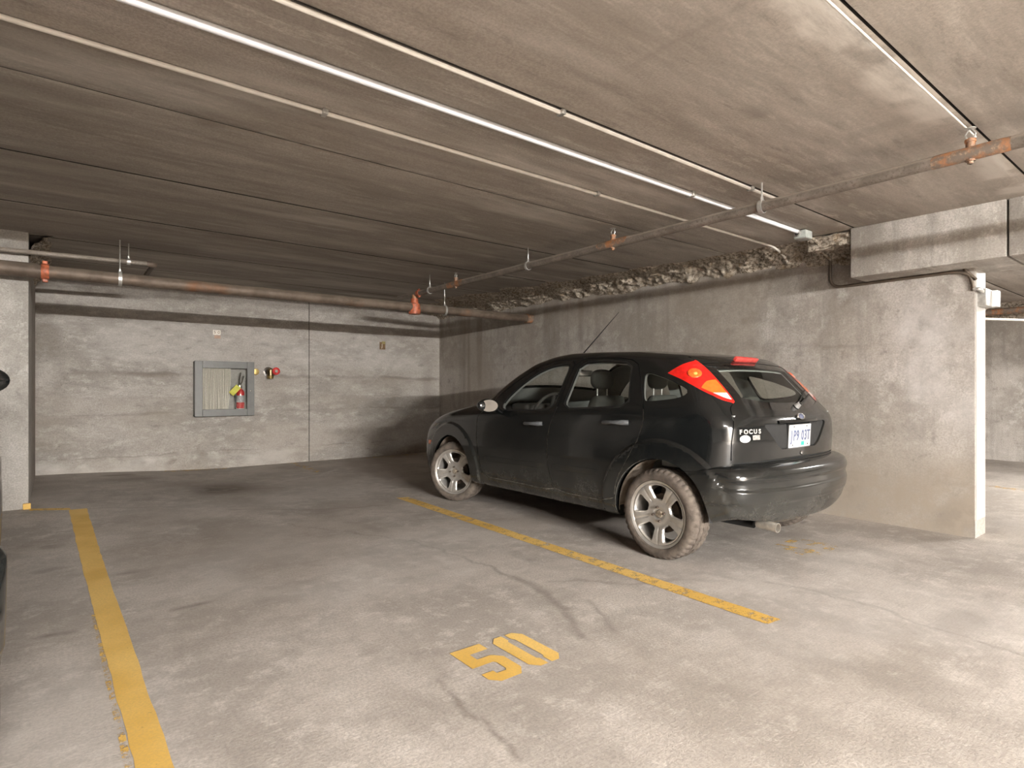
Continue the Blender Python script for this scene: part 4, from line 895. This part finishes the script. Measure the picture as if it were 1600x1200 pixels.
CAR = thing('black_hatchback', 'black five door hatchback parked beside the concrete wall', 'car', (4.0, 2.446, 0))
M_hl = plain('dark_headlamp_glass', (.05, .05, .048), .08, 0, .8)
MATS = dict(front_window=M_cg, rear_window=M_cg, quarter_window=M_cg, windscreen=M_cg, rear_screen=M_cgr, rear_glass_border=M_frit, tail_lamp=M_lred, turn_signal_lens=M_lor, reversing_lens=M_lwh, headlamp=M_hl, grille=M_trim, lower_intake=M_black, window_surround=M_trim)
made = {}
for key in sorted(PARTS, key=lambda k: (k[0] in ('turn_signal_lens', 'reversing_lens', 'window_surround', 'front_window', 'rear_window', 'plate_recess', 'recess_edge', 'rear_screen', 'rear_glass_border'), k)):
    n, s = key; off = -.004 if n in ('front_window', 'rear_window', 'quarter_window', 'windscreen') else -.002 if n in ('rear_screen', 'rear_glass_border') else 0
    par = CAR
    if n in ('turn_signal_lens', 'reversing_lens'): par = made[('tail_lamp', s)]
    if n in ('plate_recess', 'recess_edge', 'rear_screen', 'rear_glass_border'): par = made[('tailgate', '')]
    if n == 'front_window': par = made[('front_door', s)]
    if n == 'rear_window': par = made[('rear_door', s)]
    V = pm.V
    if n in ('plate_recess', 'recess_edge'):
        V = pm.V.copy(); q = f_rec(V); V[:, 1] += .034 * np.clip(-q / .016, 0, 1)
    o = sub_mesh(n, V, NB, PARTS[key], MATS.get(n, M_paint), par, off, flat=(n == 'recess_edge')); made[key] = o
made[('tail_lamp', 'l')]['label'] = 'red tail lamp on the near side with orange and clear lenses'; made[('tail_lamp', 'r')]['label'] = 'red tail lamp on the far side'
# solid thickness: inner lining
lo_f = [f for f, z in LINER if z < .93]; hi_f = [f for f, z in LINER if z >= .93]
sub_mesh('inner_body', pm.V, NB, lo_f, M_black, CAR, -.024, True); sub_mesh('pillar_lining', pm.V, NB, hi_f, M_inner, CAR, -.030, True)
sub_mesh('body_backing', pm.V, NB, [f for f, z in LINER if pm.V[f[0]][1] < -.05 or z > 1.0], M_black, CAR, -.012); sub_mesh('door_jamb', pm.V, NB, [f for f, z in LINER if pm.V[f[0]][1] >= -.05 and z <= 1.0], M_tgroove, CAR, -.006)
bu = sub_mesh('rear_bumper', bp.V, NBU, BUMP, M_bumper, CAR)
# wheel wells
for yc in (0, WB):
    for s in (-1, 1):
        for nm, mt, rg_ in (('wheel_well', M_liner, (.13, .53)), ('wheel_well_rear', M_black, (-.5, .13))):  # rear and top of the liner black: shade put into the colour
            a0, a1 = rg_[0] * PI, rg_[1] * PI
            if s > 0: pass
            else: a0, a1 = -a1, -a0
            bm = bmesh.new(); add_lathe(bm, [(-.80, .366), (-.78, .370), (-.52, .370), (-.50, .34), (-.50, .05)], (0, yc, HUBZ), (1, 0, 0) if s < 0 else (-1, 0, 0), 24, a0, a1)
            bm_obj(nm, bm, mt, CAR, True, 60)
for y, st in ((0, 0), (WB, math.radians(24))):
    for s in (-1, 1): make_wheel(CAR, s * .752, y, st, s < 0, 1, 0.0 if y == 0 else .12)
box('floor_pan', (-.66, -.05, .225), (.66, 3.05, .27), M_black, CAR)
box('sill', (-.79, .36, .232), (-.60, 2.18, .30), M_black, CAR, .01); box('sill', (.60, .36, .232), (.79, 2.18, .30), M_black, CAR, .01)
# door handles, mouldings, mirrors
for s in (-1, 1):
    for nm, ya, yb, z in (('front_door', 1.165, 1.395, .842), ('rear_door', .255, .495, .893)):
        dr = made[(nm, 'l' if s < 0 else 'r')]; ym = (ya + yb) / 2
        xw = float(half_w(np.array([ym]), np.array([z]))[0])
        bm = bmesh.new(); add_tube(bm, [(s * (xw - .005), ya, z + .006), (s * (xw + .022), ya + .03, z + .006), (s * (xw + .028), ym, z + .004), (s * (xw + .022), yb - .05, z), (s * (xw - .005), yb, z - .002)], [.018, .019, .013, .015, .014], 10)
        bmesh.ops.scale(bm, vec=(1, 1, 1), verts=bm.verts[:]); bm_obj('door_handle', bm, plain('dusty_handle', (.10, .105, .11), .42, .1, .2, var=.2), dr, True, 60)
        o = lathe('handle_cup', [(0, .0), (.002, .036), (.004, .040)], (s * (xw - .002), ym - .01, z - .018), (s, 0, 0), M_trim, dr, 20); 
    V = []; st = [(.52, 1.06), (1.12, 1.98)]
    for (a, b), nm in zip(st, ('rear_door', 'front_door')):
        bm = bmesh.new(); R = []
        for k in range(25):
            y = a + (b - a) * k / 24; z0 = .522 - .03 * (y - .5) / 1.4; e = min(1, min(k, 24 - k) / 1.5); ring = []
            for dz, dx in ((.022, 0), (.020, .006), (-.020, .008), (-.024, 0)):
                xx = float(half_w(np.array([y]), np.array([z0 + dz]))[0]); ring.append(bm.verts.new((s * (xx + dx * e - .001), y, z0 + dz * (.4 + .6 * e))))
            R.append(ring)
        for A, B in zip(R, R[1:]):
            for j in range(3): bm.faces.new((A[j], A[j + 1], B[j + 1], B[j]))
        bm_obj('side_moulding', bm, M_paint, made[(nm, 'l' if s < 0 else 'r')], True, 30)
    mr = bmesh.new(); bmesh.ops.create_icosphere(mr, subdivisions=3, radius=1)
    for v in mr.verts:
        x, y, z = v.co; 
        if y < 0: y *= .30
        v.co = (s * .945 + x * .088, 1.80 + y * .085, .985 + z * .062 * (1 - .12 * s * x))
    MI = bm_obj('door_mirror', mr, M_paint, CAR, True, 60)
    gm = bmesh.new(); bmesh.ops.create_circle(gm, cap_ends=True, segments=28, radius=1)
    for v in gm.verts: q_ = v.co.x * .078; v.co = (s * .945 + q_ * math.cos(.62), 1.757 + s * q_ * math.sin(.62), .985 + v.co.y * .053)
    bm_obj('mirror_glass', gm, plain('mirror_silver', (.85, .85, .85), .02, 1.0, var=0), MI); tube('mirror_arm', [(s * .80, 1.85, .955), (s * .90, 1.82, .962)], .028, M_trim, MI, 10)
# tail details
tgt = made[('tailgate', '')]
def rg(x, z): return float(R_gate(np.array([z]))[0] + .10 * x * x + .16 * x ** 4)
for s in (-1, 1):
    lp = made[('tail_lamp', 'l' if s < 0 else 'r')]
    bm = bmesh.new(); bmesh.ops.create_icosphere(bm, subdivisions=3, radius=.047)
    pc = np.array([[s * .655, -.165, 1.245]]);  n = grad(f_body, pc)[0]; 
    for _ in range(6): pc = pc - f_body(pc)[0] * grad(f_body, pc) * 1.0
    n = Vector(grad(f_body, pc)[0]); pc = Vector(pc[0])
    for v in bm.verts: v.co = v.co - n * v.co.dot(n) * .80; 
    for v in bm.verts: v.co = v.co + pc - n * .004
    br_ = bm_obj('bulb_reflector', bm, M_lbulb, lp, True, 180)
    bm = bmesh.new(); bmesh.ops.create_icosphere(bm, subdivisions=2, radius=.020)
    for v in bm.verts: v.co = v.co - n * v.co.dot(n) * .5 + pc + n * .004 - Vector((0, .004, .012))
    bm_obj('bulb_highlight', bm, M_lhigh, lp, True, 180)  # small yellow blob, a highlight put in as colour
bm = bmesh.new(); add_box(bm, (-.15, -.012, -.017), (.15, .012, .017), .006, 2)
tl = bm_obj('high_brake_lamp', bm, plain('dull_red_lens', (.62, .07, .06), .2, 0, .6, var=.15), tgt, True); tl.location = (0, rg(0, 1.352) - .004, 1.352); tl.rotation_euler = (math.radians(40), 0, 0)
# handle bar above the plate, plate, badges
bm = bmesh.new(); R = []
for k in range(21):
    x = -.27 + .54 * k / 20; y = rg(x, .92); e = min(1, min(k, 20 - k) / 2)
    R.append([bm.verts.new((x, y + a, .918 + b)) for a, b in ((.02, .012), (-.006 - .010 * e, .010), (-.010 - .010 * e, -.006), (-.004, -.016), (.02, -.016))])
for A, B in zip(R, R[1:]):
    for j in range(4): bm.faces.new((A[j], A[j + 1], B[j + 1], B[j]))
bm_obj('tailgate_handle', bm, M_paint, tgt, True, 40)
yb = rg(0, .948) - .004
bm = bmesh.new(); add_lathe(bm, [(.012, .030), (-.004, .034), (-.009, .031), (-.009, .027), (-.005, .025)], (0, 0, 0), (0, 1, 0), 28)
for v in bm.verts: v.co.x *= 1.5; v.co.z *= .72
bd = bm_obj('oval_badge_ring', bm, M_chrome, tgt, True); bd.location = (.03, yb - .002, .947); bd.rotation_euler = (math.radians(-20), 0, 0)
bm = bmesh.new(); bmesh.ops.create_circle(bm, cap_ends=True, segments=24, radius=.027)
for v in bm.verts: v.co = (v.co.x * 1.5, -.006, v.co.y * .72)
bm_obj('badge_face', bm, plain('dark_blue_badge', (.05, .06, .11), .2, .3), bd)
pl = box('licence_plate', (-.153, -.005, -.077), (.153, 0, .077), M_plate, tgt, .004); pl.location = (0, rg(0, .80) + .010, .818); pl.rotation_euler = (math.radians(3), 0, math.radians(0))
for i, ch in enumerate('JP9'): text_mesh('plate_character', ch, .098, basis((-.118 + .042 * i, -.0062, 0), (1, 0, 0), (0, 0, 1)), M_pltext, pl, .0008, sx=.72, bold=.0022)
for i, ch in enumerate('03T'): text_mesh('plate_character', ch, .098, basis((.034 + .042 * i, -.0062, 0), (1, 0, 0), (0, 0, 1)), M_pltext, pl, .0008, sx=.72, bold=.0022)
box('plate_emblem', (-.014, -.0066, -.018), (.016, -.005, .004), plain('pale_emblem', (.55, .58, .62), .5), pl)
box('validation_sticker', (.018, -.0070, -.066), (.060, -.005, -.040), M_green, pl)
for x, z in ((-.09, .064), (.09, .064), (-.10, -.060), (.11, -.060)): lathe('plate_screw', [(-.003, 0), (-.003, .005), (0, .006)], (x, -.005, z), (0, 1, 0), plain('plate_bolt', (.12, .11, .1), .4, .6), pl, 8)
bt = box('plate_bracket', (-.16, .0, -.082), (.16, .03, .082), M_trim, pl, .004)
def on_gate(x, z): 
    e = .004; y = rg(x, z); ux = Vector((2 * e, rg(x + e, z) - rg(x - e, z), 0)).normalized(); uz = Vector((0, rg(x, z + e) - rg(x, z - e), 2 * e)).normalized(); nn = ux.cross(uz).normalized(); 
    if nn.y > 0: nn = -nn
    return Vector((x, y, z)) + nn * .003, ux, uz
M_badge = plain('silver_lettering', (.62, .60, .56), .35, .3)
for i, ch in enumerate('FOCUS'):
    x = -.640 + i * .040; o, u, v = on_gate(x, .866); text_mesh('badge_letter', ch, .039, basis(o, u, v), M_badge, tgt, .0015, sx=1.15, bold=.0012)
bm = bmesh.new(); V0 = []
o, u, v = on_gate(-.607, .823); ov = bmesh.new(); bmesh.ops.create_circle(ov, cap_ends=True, segments=28, radius=1)
for q in ov.verts: q.co = o + u * (q.co.x * .044) + v * (q.co.y * .023)
bm.free(); stk = bm_obj('oval_sticker', ov, plain('white_sticker', (.88, .87, .85), .45, var=.04), tgt)
bm = bmesh.new(); o, u, v = on_gate(-.512, .829)
bm.faces.new([bm.verts.new(o + u * a + v * b) for a, b in ((-.034, -.015), (.034, -.015), (.034, .015), (-.034, .015))]); bm_obj('trim_badge', bm, plain('silver_badge', (.55, .53, .50), .35, .6, var=.4, scale=150), tgt)
o, u, v = on_gate(.02, .70); lathe('tailgate_lock', [(-.004, 0), (-.004, .010), (-.002, .013), (0, .014)], tuple(o), (0, 1, 0), M_chrome, tgt, 14)
# wiper
pz = [(.10, 1.012), (.16, 1.022), (.30, 1.055), (.42, 1.085)]; wp = [on_gate(x, z)[0] + Vector((0, -.02, .012)) for x, z in pz]
wpr = tube('rear_wiper', [tuple(p) for p in wp], [.016, .010, .008, .005], M_trim, tgt, 8); lathe('wiper_pivot', [(-.03, 0), (-.03, .016), (0, .022)], tuple(on_gate(.10, 1.012)[0]), (0, 1, -.8), plain('grey_pivot', (.35, .34, .33), .5), wpr, 12)
bl = [on_gate(x, z)[0] + Vector((0, -.008, .006)) for x, z in ((.16, 1.035), (.30, 1.075), (.46, 1.12))]; tube('wiper_blade', [tuple(p) for p in bl], .006, M_trim, wpr, 6)
# exhaust, antenna, marker lamps, fuel flap lines
ex = lathe('exhaust_tip', [(0, .0), (.02, .026), (.04, .028), (.16, .030), (.16, .027), (.05, .024)], (-.42, -.40, .235), (-.05, -1, -.04), plain('dull_steel_tip', (.62, .57, .50), .4, .7, var=.15), CAR, 18); ex.location = (-.03, -.07, .042)
tube('exhaust_pipe', [(-.41, .3, .25), (-.415, -.3, .25), (-.42, -.45, .252)], .022, M_black, CAR, 10)
tube('rear_silencer', [(-.1, -.1, .25), (-.1, -.42, .25)], .08, M_black, CAR, 14)
az = float(T_top(np.array([1.42]))[0]); an = tube('aerial', [(-.15, 1.42, 1.40), (-.15, 1.38, 1.455), (-.15, .94, 1.800)], [.010, .006, .0022], M_trim, CAR, 8)
for s in (-1, 1):
    bm = bmesh.new(); add_box(bm, (-.006, -.05, -.022), (.006, .05, .022), .005, 2); o = bm_obj('side_marker', bm, M_lor, CAR, True); pc = np.array([[s * .8, 3.0, .565]])
    for _ in range(8): pc = pc - f_body(pc)[0] * grad(f_body, pc)
    nn = grad(f_body, pc)[0]; o.location = tuple(pc[0]); o.rotation_euler = (0, 0, math.atan2(nn[1], nn[0]))
# ---- cabin
def seat(x, y, w, label=None):
    s = bmesh.new(); add_box(s, (x - w / 2, y - .02, .36), (x + w / 2, y + .52, .52), .05, 3); S_ = bm_obj('seat', s, M_seat, CAR, True, 60)
    b = bmesh.new(); add_box(b, (x - w / 2, -.07, 0), (x + w / 2, .07, .62), .06, 3)
    for v in b.verts:
        k = v.co.z / .62; v.co.x = x + (v.co.x - x) * (1 - .30 * sm((k - .6) / .4)); v.co.y = y + v.co.y * (1 - .3 * k) - .16 * k; v.co.z += .46
    bm_obj('backrest', b, M_seat, S_, True, 60)
    return S_
def headrest(S_, x, y, z, w=.25, h=.17):
    b = bmesh.new(); bmesh.ops.create_icosphere(b, subdivisions=3, radius=1)
    for v in b.verts:
        a = v.co.copy(); pw = lambda q, e: math.copysign(abs(q) ** e, q); v.co = (x + pw(a.x, .75) * w / 2, y + pw(a.y, .9) * .055, z + pw(a.z, .75) * h / 2)
    bm_obj('headrest', b, M_seat, S_, True, 180)
    for d in (-.06, .06): tube('headrest_post', [(x + d, y, z - h / 2 - .07), (x + d, y, z - h / 2 + .03)], .006, M_galv, S_, 8)
for x in (-.37, .37): S_ = seat(x, 1.02, .50); headrest(S_, x, .93, 1.215)
rs_ = bmesh.new(); add_box(rs_, (-.62, .22, .36), (.62, .62, .50), .05, 3); RS = bm_obj('rear_bench', rs_, M_seat, CAR, True, 60)
rb = bmesh.new(); add_box(rb, (-.62, -.06, .45), (.62, .06, .985), .05, 3)
for v in rb.verts: v.co.y += .20 - .14 * (v.co.z - .45) / .5
bm_obj('rear_backrest', rb, M_seat, RS, True, 60)
for x in (-.38, .38): headrest(RS, x, .03, 1.03, .22, .10)
box('parcel_shelf', (-.58, -.36, .93), (.58, .05, .95), M_seat, CAR, .01); box('boot_trim', (-.66, -.45, .60), (-.60, .1, .97), M_inner, CAR, .01); box('boot_trim', (.60, -.45, .60), (.66, .1, .97), M_inner, CAR, .01)
db = bmesh.new(); add_box(db, (-.70, 1.66, .60), (.70, 2.12, .935), .06, 3); DB = bm_obj('dashboard', db, M_dash, CAR, True, 60)
b2 = bmesh.new(); add_box(b2, (-.56, 1.70, .90), (-.20, 1.95, 1.0), .05, 3); bm_obj('instrument_hood', b2, M_dash, DB, True, 60)
sw = bmesh.new(); R = []; q = Matrix.Rotation(math.radians(-65), 4, 'X')
for k in range(40):
    a = 2 * PI * k / 40; ring = []
    for j in range(8):
        b = 2 * PI * j / 8; rr = .185 + .016 * math.cos(b); ring.append(sw.verts.new(q @ Vector((rr * math.cos(a), rr * math.sin(a), .016 * math.sin(b)))))
    R.append(ring)
for A, B in zip(R, R[1:] + R[:1]):
    for j in range(8): sw.faces.new((A[j], A[(j + 1) % 8], B[(j + 1) % 8], B[j]))
add_tube(sw, [q @ Vector((-.18, 0, 0)), q @ Vector((0, 0, -.02)), q @ Vector((.18, 0, 0))], .018, 8); add_tube(sw, [q @ Vector((0, -.18, 0)), q @ Vector((0, 0, -.02))], .02, 8); add_tube(sw, [q @ Vector((0, 0, .01)), q @ Vector((0, 0, -.22))], .055, 12)
so = bm_obj('steering_wheel', sw, M_dash, CAR, True, 60); so.location = (-.37, 1.60, .92)
rv = bmesh.new(); add_box(rv, (-.12, -.012, -.03), (.12, .012, .03), .010, 2); ro = bm_obj('rear_view_mirror', rv, M_trim, CAR, True); ro.location = (.0, 1.52, 1.285); tube('mirror_stalk', [(0, .0, .02), (0, .06, .07)], .008, M_trim, ro, 8)
bm = bmesh.new(); bm.faces.new([bm.verts.new((a, -.0125, b)) for a, b in ((-.11, -.024), (.11, -.024), (.11, .024), (-.11, .024))]); bm_obj('mirror_face', bm, M_chrome, ro)

# ================================================================== DARK VEHICLE AT THE LEFT EDGE
SUV = thing('dark_suv', 'dark grey vehicle with a black door mirror at the left edge', 'vehicle', (-1.0, 2.1, 0), (0, 0, math.radians(8.0)))
SZ = (1.06, 1.06, 1.20)
for key, o in list(made.items()):
    if key[0] in ('plate_recess', 'recess_edge'): continue
    c = link(o.name.split('.')[0], o.data, SUV); c.scale = SZ
for nm in ('rear_bumper', 'inner_body', 'pillar_lining', 'body_backing', 'door_jamb', 'floor_pan', 'door_mirror'):
    for o in [q for q in CAR.children if q.name.split('.')[0] == nm]:
        c = link(nm, o.data, SUV); c.scale = SZ
        for g in o.children: d = link(g.name.split('.')[0], g.data, c)
for y in (0, WB * 1.06):
    for s in (-1, 1): make_wheel(SUV, s * .755, y, 0, s < 0, 1.12)
